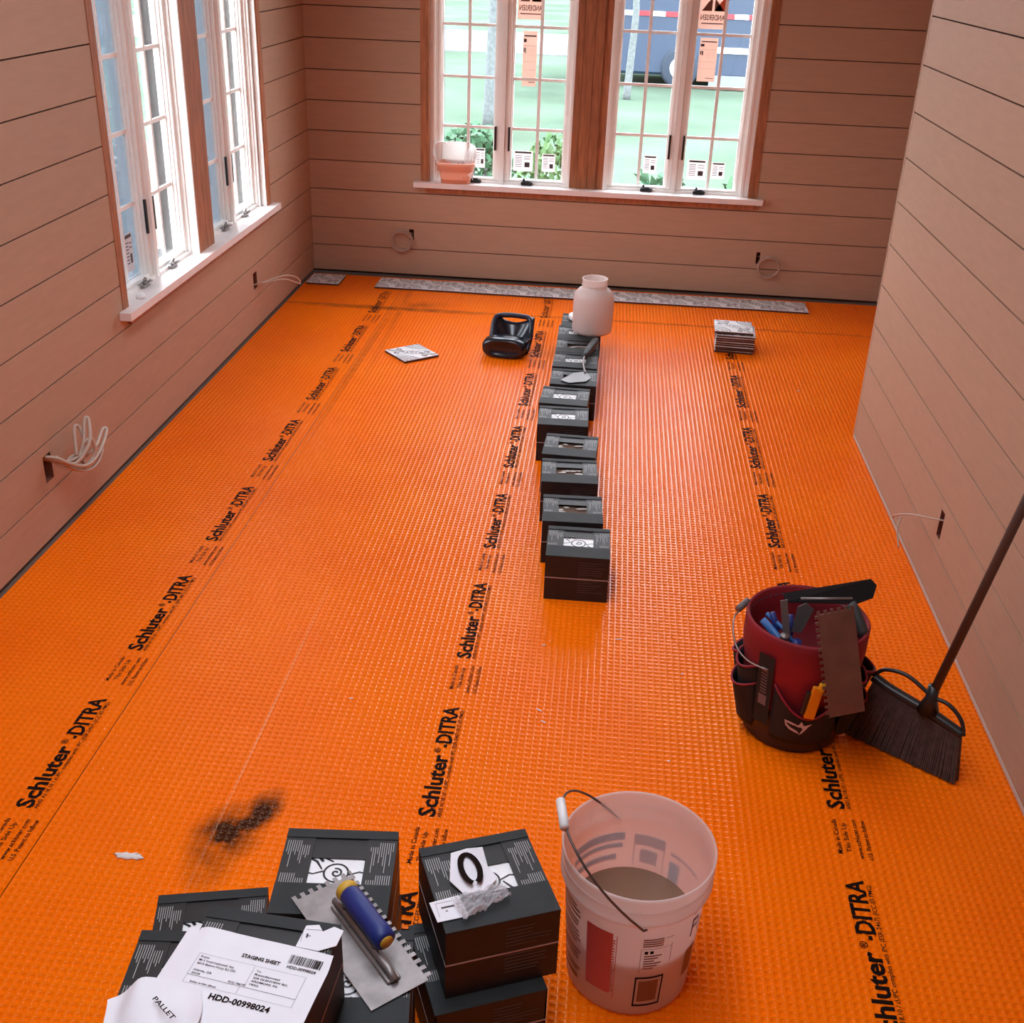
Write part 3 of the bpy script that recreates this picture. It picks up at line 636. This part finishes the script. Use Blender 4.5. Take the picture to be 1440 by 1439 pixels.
# bail lying out to the left, with its grip
E1, E2 = Vector((.013, -.150, .262)), Vector((-.035, .146, .262)); mid = (E1+E2)/2; G = Vector((-.152, -.062, .445))
ax = (E2-E1)/2; dv = G-mid
bp_ = [mid-ax*math.cos(t_)+dv*math.sin(t_)**.8 if 0 < t_ < PI else (E1 if t_ <= 0 else E2) for t_ in [PI*i/24 for i in range(25)]]
bl_ = obj('bail', tube([E1+Vector((.006, .004, 0))]+bp_+[E2], .0024, 8), mat('bail_wire', (.12, .10, .09), .4, metal=.7), bk)
dd = (bp_[14]-bp_[10]).normalized(); obj('grip', tube([bp_[12]-dd*.036, bp_[12]+dd*.036], .0092, 16), plasticw, bl_)

# ------------------------------------------------------------ tool bucket with its organiser
TB = (.583, 2.556, .0006)
tb = thing('tool_bucket', 'dark bucket in a red and black pocketed tool organiser, beside the broom', 'bucket', TB)
redc = mat('red_fabric', srgb(128, 12, 26), .75, var=.25, scale=8, bump=.4); blkc = mat('black_fabric', (.014, .011, .012), .8, var=.3, scale=20); pip = mat('red_piping', srgb(140, 26, 44), .6)
rb_ = lambda z: .128+.024*z/.36
obj('pail', lathe([(0, 0), (.122, 0), (.128, .006), (rb_(.1), .1), (rb_(.33), .33), (rb_(.33)-.004, .33), (.124, .01), (0, .008)], 48), mat('dark_violet_plastic', (.030, .020, .045), .45), tb)
obj('liner', lathe([(rb_(.12)+.004, .12), (rb_(.2)+.007, .2), (rb_(.3)+.010, .28), (rb_(.34)+.007, .325), (rb_(.36)+.006, .345), (rb_(.36)+.001, .351), (rb_(.36)-.004, .345), (rb_(.3)-.007, .29), (rb_(.2)-.008, .15), (0, .14)], 56), redc, tb)
def pocket(a0, a1, z0, z1, bulge, dip, rf=.009):
    def fn(u, v):
        zt = z1-dip*math.sin(PI*u)**1.2; z = z0+(zt-z0)*v; r = rb_(z)+rf+bulge*math.sin(PI*u)**.7*(.35+.65*v); a = math.radians(a0+(a1-a0)*u); return (r*math.cos(a), r*math.sin(a), z)
    p = obj('pocket', sheet(fn, 18, 8), blkc, tb); so = p.modifiers.new('s', 'SOLIDIFY'); so.thickness = .003
    obj('piping', tube([fn(i/18, 1) for i in range(19)], .0032, 6), pip, p); return p
cam_a = -104
pocket(-123, -52, .045, .215, .020, .075); pocket(-178, -142, .06, .245, .028, .02); pocket(-178, -142, .05, .19, .036, .02, .013); pocket(-46, -18, .06, .24, .026, .02); pocket(-42, -14, .05, .18, .034, .02, .013)
pocket(-16, 18, .06, .22, .046, .02); pocket(150, 178, .06, .22, .028, .02); pocket(20, 60, .06, .21, .02, .02); pocket(105, 148, .06, .21, .02, .02)
patch(tb, 'strap', blkc, -141, -124, .08, .295, lambda z: rb_(z)+.016)
lt = []
for i in range(9): lt.append(patch(None, '', None, -136, -129, .178+.0095*i, .1825+.0095*i, lambda z: rb_(z)+.0175))
lt.append(patch(None, '', None, -137, -128, .140, .172, lambda z: rb_(z)+.0175))
obj('strap_lettering', merge(lt), mat('grey_stitching', (.16, .12, .13), .7), tb)
# white emblem on the front pocket
lw = []
def emb(pts, n0=0):
    vs = []
    for (u, v) in pts:
        a = math.radians(-107+u*25); z = .098+v*.038; r = rb_(z)+.034; vs.append((r*math.cos(a), r*math.sin(a), z))
    return mesh(vs, [tuple(range(len(vs)))])
def strip(A, B_): return [emb([A[i], A[i+1], B_[i+1], B_[i]]) for i in range(len(A)-1)]
lw += strip([(0, .85), (.12, .72), (.3, .6), (.5, .52)], [(0, .95), (.15, .88), (.35, .74), (.5, .60)]) + strip([(0, .95), (.05, .5), (.2, .2), (.4, .02), (.55, -.1)], [(.05, .9), (.1, .6), (.25, .36), (.42, .2), (.52, .06)])
lw += strip([(.36, .62), (.5, .66), (.58, .98), (.68, .62), (.95, .82)], [(.45, .5), (.6, .46), (.68, .3), (.7, .2), (.78, .45)]) + strip([(.66, .35), (.82, .5)], [(.55, -.2), (.66, .0)])
obj('emblem', merge(lw), mat('emblem_white', (.55, .42, .40), .7), tb)
bw = obj('bail', tube(smooth_path([(-.168, .03, .335), (-.19, -.01, .325), (-.185, -.06, .285), (-.155, -.10, .262), (-.105, -.128, .255)], 6), .0022), mat('bail_wire2', (.3, .27, .25), .35, metal=.8), tb)
obj('grip', tube([(-.150, .055, .347), (-.178, .022, .337)], .009, 12), mat('grey_grip', (.12, .10, .10), .5), bw)

def plate(P4, notch, t=.001, name='blade'):
    """notched plate spanned by top-left, top-right, bottom-right, bottom-left"""
    tl, tr_, br, bl2 = [Vector(p) for p in P4]; Lx = (tr_-tl).length; Ly = (bl2-tl).length; X = (tr_-tl).normalized(); Z = X.cross((bl2-tl)).normalized(); Y = Z.cross(X)
    me = notched(Ly, Lx, notch, t, .009); 
    Mx = Matrix((Y, -X, Z)).transposed().to_4x4(); Mx.translation = (tl+tr_+br+bl2)/4; me.transform(Mx); return me, Mx
P4 = [(.560, 2.405, .446), (.656, 2.425, .464), (.722, 2.366, .214), (.622, 2.346, .176)]
me, Mx = plate(P4, .017)
t1 = thing('notched_trowel', 'stained steel notched trowel hanging down the front of the tool bucket', 'trowel'); 
o_ = obj('blade', me, dsteel, t1)
mh = [Mx @ Vector(p) for p in ((-.10, 0, -.012), (-.10, 0, -.05), (.03, 0, -.05), (.03, 0, -.012))]
t2 = thing('margin_float', 'dark flat trowel lying edge-on across the back rim of the tool bucket', 'trowel')
fp = [(.520, 2.600, .383), (.520, 2.565, .377), (.700, 2.560, .392), (.742, 2.575, .405), (.752, 2.60, .428), (.738, 2.615, .437)]
obj('blade', mesh(fp+[(a, b, c+.002) for a, b, c in fp], [(5, 4, 3, 2, 1, 0), (6, 7, 8, 9, 10, 11)]+[(i, (i+1) % 6, (i+1) % 6+6, i+6) for i in range(6)]), mat('dark_steel', (.012, .009, .009), .85, spec=.1), t2)
obj('spine', tube([(.56, 2.572, .388), (.69, 2.572, .400)], .0045), steel, t2)
obj('handle', tube([(.680, 2.545, .400), (.690, 2.535, .392), (.712, 2.50, .350), (.714, 2.495, .335)], .014, 12), mat('dark_grip', (.035, .035, .035), .5), t2)
bluep = mat('blue_plastic', srgb(40, 92, 150), .45); navyp = mat('navy_plastic', srgb(24, 42, 110), .5)
def tool(name, label, cat, parts):
    t = thing(name, label, cat)
    for nm, me_, mt_ in parts: obj(nm, me_, mt_, t)
    return t
tool('level', 'light blue bar resting inside the left rim of the tool bucket', 'tool', [('bar', tube([(.463, 2.515, .350), (.505, 2.465, .325), (.545, 2.445, .30)], .013, 4), bluep), ('rod', tube([(.475, 2.545, .352), (.515, 2.505, .335), (.54, 2.475, .315)], .006, 8), bluep)])
tool('pliers', 'blue handled pliers standing in the tool bucket', 'pliers', [('handle', merge([tube([(.505, 2.51, .20), (.500, 2.52, .33), (.485, 2.53, .365)], .008, 8), tube([(.53, 2.50, .20), (.535, 2.51, .33), (.53, 2.52, .368)], .008, 8)]), navyp), ('pivot', lathe([(0, .0), (.012, 0), (.012, .008), (0, .012)], 16), steel)])
bpy.data.objects['pivot'].location = (.512, 2.46, .336)
tool('scraper', 'grey flat metal scraper sticking up from the tool bucket', 'scraper', [('blade', boxes([(-.009, .009, -.001, .001, .0, .19)]), mat('grey_steel', (.17, .16, .16), .5, metal=.5)), ('handle', boxes([(-.012, .012, -.007, .007, -.09, .0)], None, .003), navyp)])
for n_ in ('scraper',):
    so_ = bpy.data.objects[n_]; so_.location = (.538, 2.46, .24); so_.rotation_euler = (-.25, -.14, .2)
tool('putty_knife', 'blue handled putty knife with a rounded dark blade in the tool bucket', 'knife', [('handle', tube([(.548, 2.455, .20), (.545, 2.462, .33)], .012, 8), navyp), ('blade', mesh([(.535, 2.50, .33), (.56, 2.50, .33), (.585, 2.515, .392), (.565, 2.52, .407), (.545, 2.518, .395), (.535, 2.502, .33), (.56, 2.502, .33), (.585, 2.517, .392), (.565, 2.522, .407), (.545, 2.52, .395)], [(0, 1, 2, 3, 4), (9, 8, 7, 6, 5), (0, 5, 6, 1), (1, 6, 7, 2), (2, 7, 8, 3), (3, 8, 9, 4), (4, 9, 5, 0)]), mat('dull_steel', (.08, .08, .08), .5, metal=.3))])
tool('utility_knife', 'yellow and black utility knife tucked in the front pocket of the tool bucket', 'knife', [('body', boxes([(-.014, .014, -.006, .006, -.05, .048)], None, .003), mat('knife_yellow', srgb(226, 138, 16), .5)), ('nose', boxes([(.0, .016, -.007, .007, .036, .060)], None, .003), mat('knife_yellow2', srgb(240, 170, 30), .5)), ('grip', boxes([(-.026, -.0145, -.006, .006, -.04, .030)], None, .003), blackm)])
uk = bpy.data.objects['utility_knife']; uk.location = (.596, 2.386, .198); uk.rotation_euler = (.0, .12, .06)


# ------------------------------------------------------------ broom
hub = Vector((.903, 2.455, .200)); top = Vector((1.105, 2.437, 1.36)); hx = Vector((.818, -.575, 0)).normalized(); up = (top-hub).normalized(); hz = (up-hx*up.dot(hx)).normalized(); nn = hx.cross(hz)
br = thing('broom', 'dark angled broom leaning on the right wall beside the tool bucket', 'broom')
obj('handle', tube([hub-up*.035, top], .0118, 14), mat('broom_pole', (.075, .052, .045), .5), br)
pl_ = mat('broom_plastic', (.018, .017, .017), .35)
def bp2(a, b, d=0): return hub+hx*a+hz*b+nn*d
capt = [bp2(-.155, -.014), bp2(-.11, -.028), bp2(-.04, -.040), bp2(.0, -.045), bp2(.05, -.057), bp2(.098, -.070)]
obj('head', merge([tube(smooth_path(capt, 5), .014, 8), tube([bp2(0, .03), bp2(0, -.005), bp2(0, -.045)], .02, 10, rr=[.0145, .0155, .03])]), pl_, br)
for pts in ([bp2(-.155, -.012), bp2(-.13, .018), bp2(-.075, .028), bp2(-.02, .008), bp2(0, -.005)], [bp2(.0, -.004), bp2(.045, -.004), bp2(.085, -.032), bp2(.10, -.070)]):
    obj('guard_loop', tube(smooth_path(pts, 6), .0055, 8), pl_, br)
bs = []; rb2 = random.Random(11)
bm = bmesh.new()
F0, F1 = Vector((.735, 2.545, .002)), Vector((.984, 2.366, .002))
for row_ in (-1, 0, 1):
    for i in range(60):
        s = (i+.5)/60; a = -.150+.245*s; b = -.016-.054*s
        p0 = bp2(a, b-.006, row_*.008); p1 = F0.lerp(F1, s+rb2.uniform(-.004, .004))+nn*row_*.014+Vector((0, 0, rb2.uniform(0, .004)))
        w_ = hx*.0017; t_ = nn*.0028; 
        ve = [bm.verts.new(p0+q) for q in (-w_-t_, w_-t_, w_+t_, -w_+t_)]+[bm.verts.new(p1+q*1.25) for q in (-w_-t_, w_-t_, w_+t_, -w_+t_)]
        for f in ((0, 1, 5, 4), (1, 2, 6, 5), (2, 3, 7, 6), (3, 0, 4, 7), (4, 5, 6, 7)): bm.faces.new([ve[k] for k in f])
me = bpy.data.meshes.new('bristles'); bm.to_mesh(me); bm.free()
obj('bristles', me, mat('bristle', (.055, .042, .038), .6, var=.4, scale=60), br, kind='stuff')

# ------------------------------------------------------------ jar, lid, margin trowel on the row
jr = thing('plastic_jar', 'milky wide-mouth plastic jar standing on the far end of the box row', 'jar', (-.058, 5.425, BH+.001))
obj('body', lathe([(0, 0), (.088, 0), (.098, .008), (.099, .02), (.099, .17), (.094, .195), (.075, .215), (.062, .222), (.060, .226), (.060, .262), (.064, .266), (.060, .269), (.056, .262), (.056, .226), (.090, .19), (.095, .17), (.095, .012), (0, .006)], 48), seethrough('jar_plastic', (.80, .70, .66), .86, .35, .4), jr)
obj('neck_ring', lathe([(.0605, .232), (.064, .235), (.0605, .238)], 40), MATS['jar_plastic'], jr)
ld = obj('jar_lid', lathe([(0, 0), (.055, 0), (.058, .004), (.058, .020), (.054, .024), (0, .024)], 36), plasticw, None, (-.125, 5.615, BH+.001), None, 'round white jar lid on the farthest tile box', 'lid')
mt_ = thing('margin_trowel', 'pointed margin trowel with dark handle resting along the box row', 'trowel')
zt = BH+.004
obj('blade', mesh([(-.172, 4.69, zt), (-.135, 4.60+.06, zt), (-.060, 4.69, zt), (-.040, 4.745, zt), (-.066, 4.815, zt+.002), (-.120, 4.79, zt)]+[(-.172, 4.69, zt+.0015), (-.135, 4.66, zt+.0015), (-.060, 4.69, zt+.0015), (-.040, 4.745, zt+.0015), (-.066, 4.815, zt+.0035), (-.120, 4.79, zt+.0015)],
    [(5, 4, 3, 2, 1, 0), (6, 7, 8, 9, 10, 11)]+[(i, (i+1) % 6, (i+1) % 6+6, i+6) for i in range(6)]), mat('trowel_grey', (.23, .22, .22), .45, metal=.5), mt_)
obj('shank', tube(smooth_path([(-.066, 4.79, zt+.004), (-.078, 4.86, zt+.012), (-.080, 4.92, zt+.022), (-.076, 4.97, zt+.024)], 5), .005), steel, mt_)
obj('handle', tube([(-.078, 4.955, zt+.022), (-.074, 4.98, zt+.023), (-.055, 5.08, zt+.024), (-.034, 5.19, zt+.024), (-.030, 5.205, zt+.024)], .018, 12, rr=[.011, .014, .019, .018, .012]), mat('dark_rubber', (.02, .022, .02), .55), mt_)

# ------------------------------------------------------------ knee pads
kp = thing('knee_pads', 'pair of glossy black knee pads heaped on the orange floor', 'knee pads', (-.478, 5.47, .001), (0, 0, -.05))
kb = mat('glossy_black', (.008, .009, .016), .22, spec=.6)
def superell(n=28, a=1, b=1, e=2.6): return [(a*math.copysign(abs(math.cos(t_))**(2/e), math.cos(t_)), b*math.copysign(abs(math.sin(t_))**(2/e), math.sin(t_))) for t_ in [2*PI*i/n for i in range(n)]]
def loft(rings):
    n = len(rings[0]); vs = [p for r in rings for p in r]; fs = [(j*n+i, j*n+(i+1) % n, (j+1)*n+(i+1) % n, (j+1)*n+i) for j in range(len(rings)-1) for i in range(n)]
    fs += [tuple(range(n-1, -1, -1)), tuple((len(rings)-1)*n+i for i in range(n))]; return mesh(vs, fs, True)
cup = []
for (y, s, zc) in ((-.072, .62, .048), (-.085, .8, .048), (-.080, .93, .05), (-.05, 1, .052), (-.01, .98, .054), (.02, .85, .055)):
    cup.append([(-.012+p[0]*.112*s, y+.0*p[1], zc+p[1]*.050*s) for p in superell()])
obj('pad_cap', loft(cup), kb, kp)
sadd = sheet(lambda u, v: ((u-.5)*.19+.02, -.02+.12*v, .045+.095*v+.05*(abs(2*u-1)**2)*(1-.3*v)-.035*math.sin(PI*u)*math.sin(PI*v)), 16, 12)
so_ = obj('pad_shell', sadd, kb, kp); q = so_.modifiers.new('s', 'SOLIDIFY'); q.thickness = .012
loopp = smooth_path([(-.088, -.03, .03), (-.085, .02, .10), (-.078, .075, .160), (-.04, .10, .172), (.05, .10, .172), (.10, .085, .162), (.112, .03, .10), (.10, -.02, .03)], 6)
obj('strap', tube(loopp, .013, 8), mat('navy_rubber', (.012, .016, .035), .3), kp)
obj('pad_foot', loft([[(.01+p[0]*.10*s, .05+p[1]*.05*s, z) for p in superell()] for z, s in ((.0, .9), (.02, 1), (.05, .95), (.08, .7))]), kb, kp)

# ------------------------------------------------------------ tub with pink stuff on the window stool
tu = thing('plastic_tub', 'pink and white square tub with plastic bag on the back window stool', 'tub', (-.940, YB+.012, ZS+.0008), (0, 0, .03))
rg = lambda s, z, b=.058: [(p[0]*.095*s, p[1]*b*s, z) for p in superell(32, e=4)]
rim_ = seethrough('pinkish_tub', (.78, .50, .42), .93, .4, .5)
def loft_open(rings):
    n = len(rings[0]); vs = [p for r in rings for p in r]; return mesh(vs, [(j*n+i, j*n+(i+1) % n, (j+1)*n+(i+1) % n, (j+1)*n+i) for j in range(len(rings)-1) for i in range(n)]+[tuple(range(n-1, -1, -1))], True)
obj('shell', loft_open([rg(.92, 0), rg(.98, .07), rg(1.12, .072), rg(1.12, .098), rg(1.19, .100), rg(1.22, .118), rg(1.16, .120), rg(1.0, .05), rg(.9, .006)]), mat('salmon_tub', srgb(242, 176, 148), .45), tu)
obj('tub_lid', loft_open([[(p[0]*.112, .066+.004*p[1], .160+p[1]*.062) for p in superell(28, e=3.2)], [(p[0]*.115, .060+.004*p[1], .160+p[1]*.065) for p in superell(28, e=3.2)]]), seethrough('white_lid', (.72, .68, .64), 1, .5, .2), tu)
obj('contents', sheet(lambda u, v: ((u-.5)*.18, (v-.5)*.10, .10+.028*noise.noise((u*6, v*5, 3))), 20, 12), mat('red_pink_goods', srgb(196, 92, 78), .6, var=.35, scale=30), tu)
obj('bail', tube(smooth_path([(-.105, .0, .11), (-.132, -.01, .155), (-.128, .0, .205), (-.10, .02, .225), (-.06, .045, .215)], 6), .0045), plasticw, tu)
obj('bag', sheet(lambda u, v: (.045+.065*u+.012*noise.noise((u*5, v*5, 1)), -.065+.09*v+.01*math.sin(u*5), .002+.215*math.sin(PI*min(1, u*.55+.2))*(.25+.75*v)*(1-.25*u)+.012*noise.noise((u*7, v*6, 8))), 18, 18), seethrough('bag_plastic', (.85, .80, .78), .5, .25, .5), tu)

# ------------------------------------------------------------ cables at the outlets
coilm = mat('painted_cable', (.47, .31, .24), .6)
def cable(label, paths, r=.0042, m=None):
    t = thing('electrical_cable', label, 'cable', group=None)
    for p in paths: obj('wire', tube(smooth_path(p, 6), r), m or cablem, t)
    return t
x = XL
cable('tangled white cables looping out of the near outlet on the left wall', [
    [(x-.03, 3.29, .29), (x+.03, 3.30, .285), (x+.07, 3.34, .25), (x+.10, 3.40, .30), (x+.08, 3.46, .36), (x+.07, 3.45, .365), (x+.08, 3.40, .30), (x+.06, 3.36, .24)],
    [(x-.03, 3.29, .29), (x+.04, 3.31, .27), (x+.09, 3.37, .23), (x+.10, 3.46, .24), (x+.08, 3.58, .27), (x+.07, 3.57, .28), (x+.09, 3.45, .26), (x+.06, 3.36, .25)],
    [(x-.03, 3.30, .28), (x+.05, 3.33, .26), (x+.08, 3.40, .28), (x+.06, 3.43, .34), (x+.05, 3.41, .35), (x+.07, 3.36, .27)],
    [(x+.03, 3.31, .27), (x+.08, 3.37, .21), (x+.09, 3.45, .20), (x+.08, 3.53, .22)],
    [(x+.0, 3.30, .28), (x+.04, 3.33, .235), (x+.075, 3.38, .215), (x+.10, 3.43, .25), (x+.10, 3.42, .31), (x+.08, 3.40, .30)], [(x+.02, 3.31, .285), (x+.06, 3.35, .225), (x+.07, 3.40, .22), (x+.05, 3.38, .26), (x+.04, 3.34, .25)]], .006)
cable('white cable curving out of the far outlet on the left wall', [[(x-.03, 5.64, .225), (x+.03, 5.70, .235), (x+.10, 5.84, .235), (x+.14, 5.93, .20), (x+.15, 5.95, .165), (x+.14, 5.92, .175), (x+.10, 5.80, .225), (x+.02, 5.68, .230)]], .004)
def coil(cx, cz, y, R, n, lab, lead):
    pts = []
    for i in range(n*12+1):
        a = 2*PI*i/12+1.2; k = 1+.08*math.sin(i*.7); pts.append((cx+R*k*math.cos(a), y-.012-.010*(i/12), cz+R*k*.95*math.sin(a)))
    cable(lab, [[lead]+pts], .0036, coilm)
coil(-1.262, .222, YB, .062, 3, 'coiled pale cable hanging on the back wall left of the window', (-1.208, YB+.02, .26))
coil(.955, .190, YB, .062, 3, 'coiled pale cable hanging on the back wall right of the window', (.888, YB+.02, .24))
cable('thin white cable arching out of the outlet in the right wall', [[(XR+.04, 3.325, .275), (XR-.01, 3.34, .272), (XR-.07, 3.42, .245), (XR-.10, 3.50, .20), (XR-.08, 3.58, .15)], [(XR-.09, 3.46, .215), (XR-.10, 3.44, .18), (XR-.095, 3.40, .13)]], .003)

# ------------------------------------------------------------ small bits on the floor and stool
obj('mortar_splash', loft([[(p[0]*.034*s*(1+.2*math.sin(5*k)), p[1]*.010*s*(1+.3*math.cos(3*k)), z) for k, p in enumerate(superell(20))] for z, s in ((0, 1), (.003, .9), (.005, .5))]), mat('white_mortar', (.75, .70, .66), .6), None, (-.985, 1.846, .0016), (0, 0, .02), 'small white mortar splash on the floor at the left', 'splash')
obj('putty_lump', loft([[(p[0]*.018*s, p[1]*.030*s, z) for p in superell(16)] for z, s in ((0, 1), (.010, .95), (.017, .5))]), plasticw, None, (XL+.0, 4.19, ZS+.0008), (0, 0, .3), 'small white lump on the near end of the left window stool', 'putty')

fk = []
for (x_, y_, l_, a_) in ((-.109, 2.842, .012, .4), (-.10, 2.52, .018, -.6), (-.085, 2.47, .016, -.5), (.115, 2.906, .02, .2), (.30, 2.75, .010, 1.), (.95, 5.2, .02, .8), (-.62, 2.5, .010, .2), (.25, 2.35, .008, .9), (-.35, 3.55, .010, .3)):
    q_ = boxes([(-l_/2, l_/2, -.0015, .0015, 0, .0012)]); q_.transform(Matrix.Translation((x_, y_, .0016)) @ Matrix.Rotation(a_, 4, 'Z')); fk.append(q_)
obj('mortar_crumbs', merge(fk), MATS['white_mortar'], None, None, None, 'tiny pale flakes and scratches scattered over the orange floor', 'debris', None, 'stuff')

# ------------------------------------------------------------ outside
GZ = -.5
obj('ground', boxes([(-60, 60, YB+.3, 110, GZ-.1, GZ), (-60, XL-.25, -20, YB+.3, GZ-.1, GZ), (-60, 60, -60, YN-.3, GZ-.1, GZ)]), mat('lawn', (.068, .098, .070), .9, spec=0, var=.25, scale=.5), kind='structure')
obj('road', boxes([(-60, 60, 28, 34.5, GZ, GZ+.02)]), mat('pale_road', (.16, .165, .17), .8, spec=0), kind='structure')
obj('path_soil', boxes([(-6.2, -3.4, 4, 14, GZ, GZ+.01)]), mat('dry_soil', (.065, .055, .038), .9, var=.2), kind='structure')
bark = mat('grey_bark', (.10, .115, .115), .9, var=.3); leafm = [mat('leaf_a', (.05, .12, .06), .6, spec=.15), mat('leaf_b', (.08, .15, .06), .6, spec=.15), mat('leaf_c', (.04, .105, .055), .6, spec=.15)]
def leaves(n, c, rad, size, seed, mt):
    rq = np.random.RandomState(seed); d = rq.normal(size=(n, 3)); d /= np.linalg.norm(d, axis=1)[:, None]; r = rq.uniform(.45, 1, (n, 1))**.6
    P = d*r*np.array(rad)+np.array(c); P[:, 2] = np.maximum(P[:, 2], GZ+.03)
    A = rq.normal(size=(n, 3)); A /= np.linalg.norm(A, axis=1)[:, None]; B2 = np.cross(A, rq.normal(size=(n, 3))); B2 /= np.linalg.norm(B2, axis=1)[:, None]
    s = size*rq.uniform(.6, 1.2, (n, 1)); V = np.stack([P-A*s, P-B2*s*.5, P+A*s, P+B2*s*.5], 1).reshape(-1, 3)
    return mesh(V, [(4*i, 4*i+1, 4*i+2, 4*i+3) for i in range(n)])
def tree(x, y, h, r, seed, lab, bend=.3, cr_=1.8):
    t = thing('tree', lab, 'tree', (0, 0, 0)); rq = random.Random(seed); pts = [(x+bend*math.sin(k*1.1)*k/6, y, GZ+h*k/6) for k in range(7)]
    obj('trunk', tube(smooth_path(pts, 4), r, 10, rr=[r*(1-.5*i/24) for i in range(25)]), bark, t)
    for k in range(4):
        a = rq.uniform(0, 6.3); p = Vector(pts[3+k % 3]); q_ = p+Vector((math.cos(a)*1.1, math.sin(a)*.8, 1.1)); obj('branch', tube([p, (p+q_)/2+Vector((0, 0, .1)), q_], r*.3, 6), bark, t)
    obj('crown', leaves(1600, (x, y, GZ+h), (cr_, cr_, cr_*.8), .13, seed, None), leafm[seed % 3], t, kind='stuff')
tree(-2.75, 15.6, 5.6, .11, 1, 'slender grey tree standing left on the lawn, seen through the back window', .3, 1.2)
tree(-1.80, 16.6, 7.6, .12, 2, 'slender grey tree right of its neighbour on the lawn, near the window mullion', .25, 1.3)
tree(-4.6, 30, 6, .12, 3, 'small tree far off at the left beyond the lawn', .2, 2.2)
tree(.10, 20.5, 4.2, .07, 4, 'pale branching sapling in front of the dark truck', .2, .5)
def shrub(x, y, rx, rz, seed, lab, size=.05, n=1300):
    t = thing('shrub', lab, 'shrub'); obj('foliage', leaves(n, (x, y, GZ+rz*.8), (rx, rx*.8, rz), size, seed, None), leafm[seed % 3], t, kind='stuff')
    for k in range(3): obj('stem', tube([(x, y, GZ), (x+.12*(k-1), y, GZ+rz)], .015, 5), bark, t)
shrub(-1.30, 10.6, .40, .50, 5, 'leafy green shrub outside, low behind the pane with the tub'); shrub(-.45, 10.1, .40, .52, 7, 'leafy shrub outside behind the pane right of the tub'); shrub(.36, 9.2, .37, .43, 8, 'broad leaved plant outside, at the lower left of the right-hand back panes', .10, 400)
shrub(1.12, 9.3, .36, .42, 9, 'broad leaved plant outside below the middle of the right-hand back panes', .12, 400); shrub(1.9, 9.9, .36, .45, 10, 'leafy shrub outside at the right edge of the back window', .06, 900)
# dark truck on the verge, white car beyond
tk = thing('truck', 'dark blue truck with red and white reflective tape parked across the street', 'truck', (3.9, 23.7, GZ)); blu_ = mat('truck_blue', (.016, .032, .062), .5)
obj('body', boxes([(-4.2, 4, -1.2, 1.2, .22, 3.6)], None, .05), blu_, tk)
for k in range(16): obj('reflector', boxes([(-4.2+.5*k, -3.95+.5*k, -1.222, -1.201, 1.22, 1.30)]), mat('red_reflector', (.35, .012, .02), .4), tk); obj('reflector', boxes([(-3.95+.5*k, -3.7+.5*k, -1.222, -1.201, 1.22, 1.30)]), plasticw, tk)
obj('side_sign', boxes([(-2.35, -1.65, -1.222, -1.201, .64, .74)]), plasticw, tk)
for xx in (-2.85, 2.6):
    w_ = obj('wheel', lathe([(0, -.13), (.3, -.13), (.34, -.12), (.36, 0), (.34, .12), (.3, .13), (0, .13)], 28), mat('tyre', (.014, .024, .04), .8), tk, (xx, -1.13, .36), (PI/2, 0, 0)); obj('hub_cap', lathe([(0, .15), (.16, .145), (.19, .131)], 24), mat('hub_white', (.3, .32, .34), .4), w_)
obj('skirt', boxes([(-2.3, 4, -1.26, -1.1, .05, .26)]), mat('skirt_white', (.14, .16, .18), .4), tk)
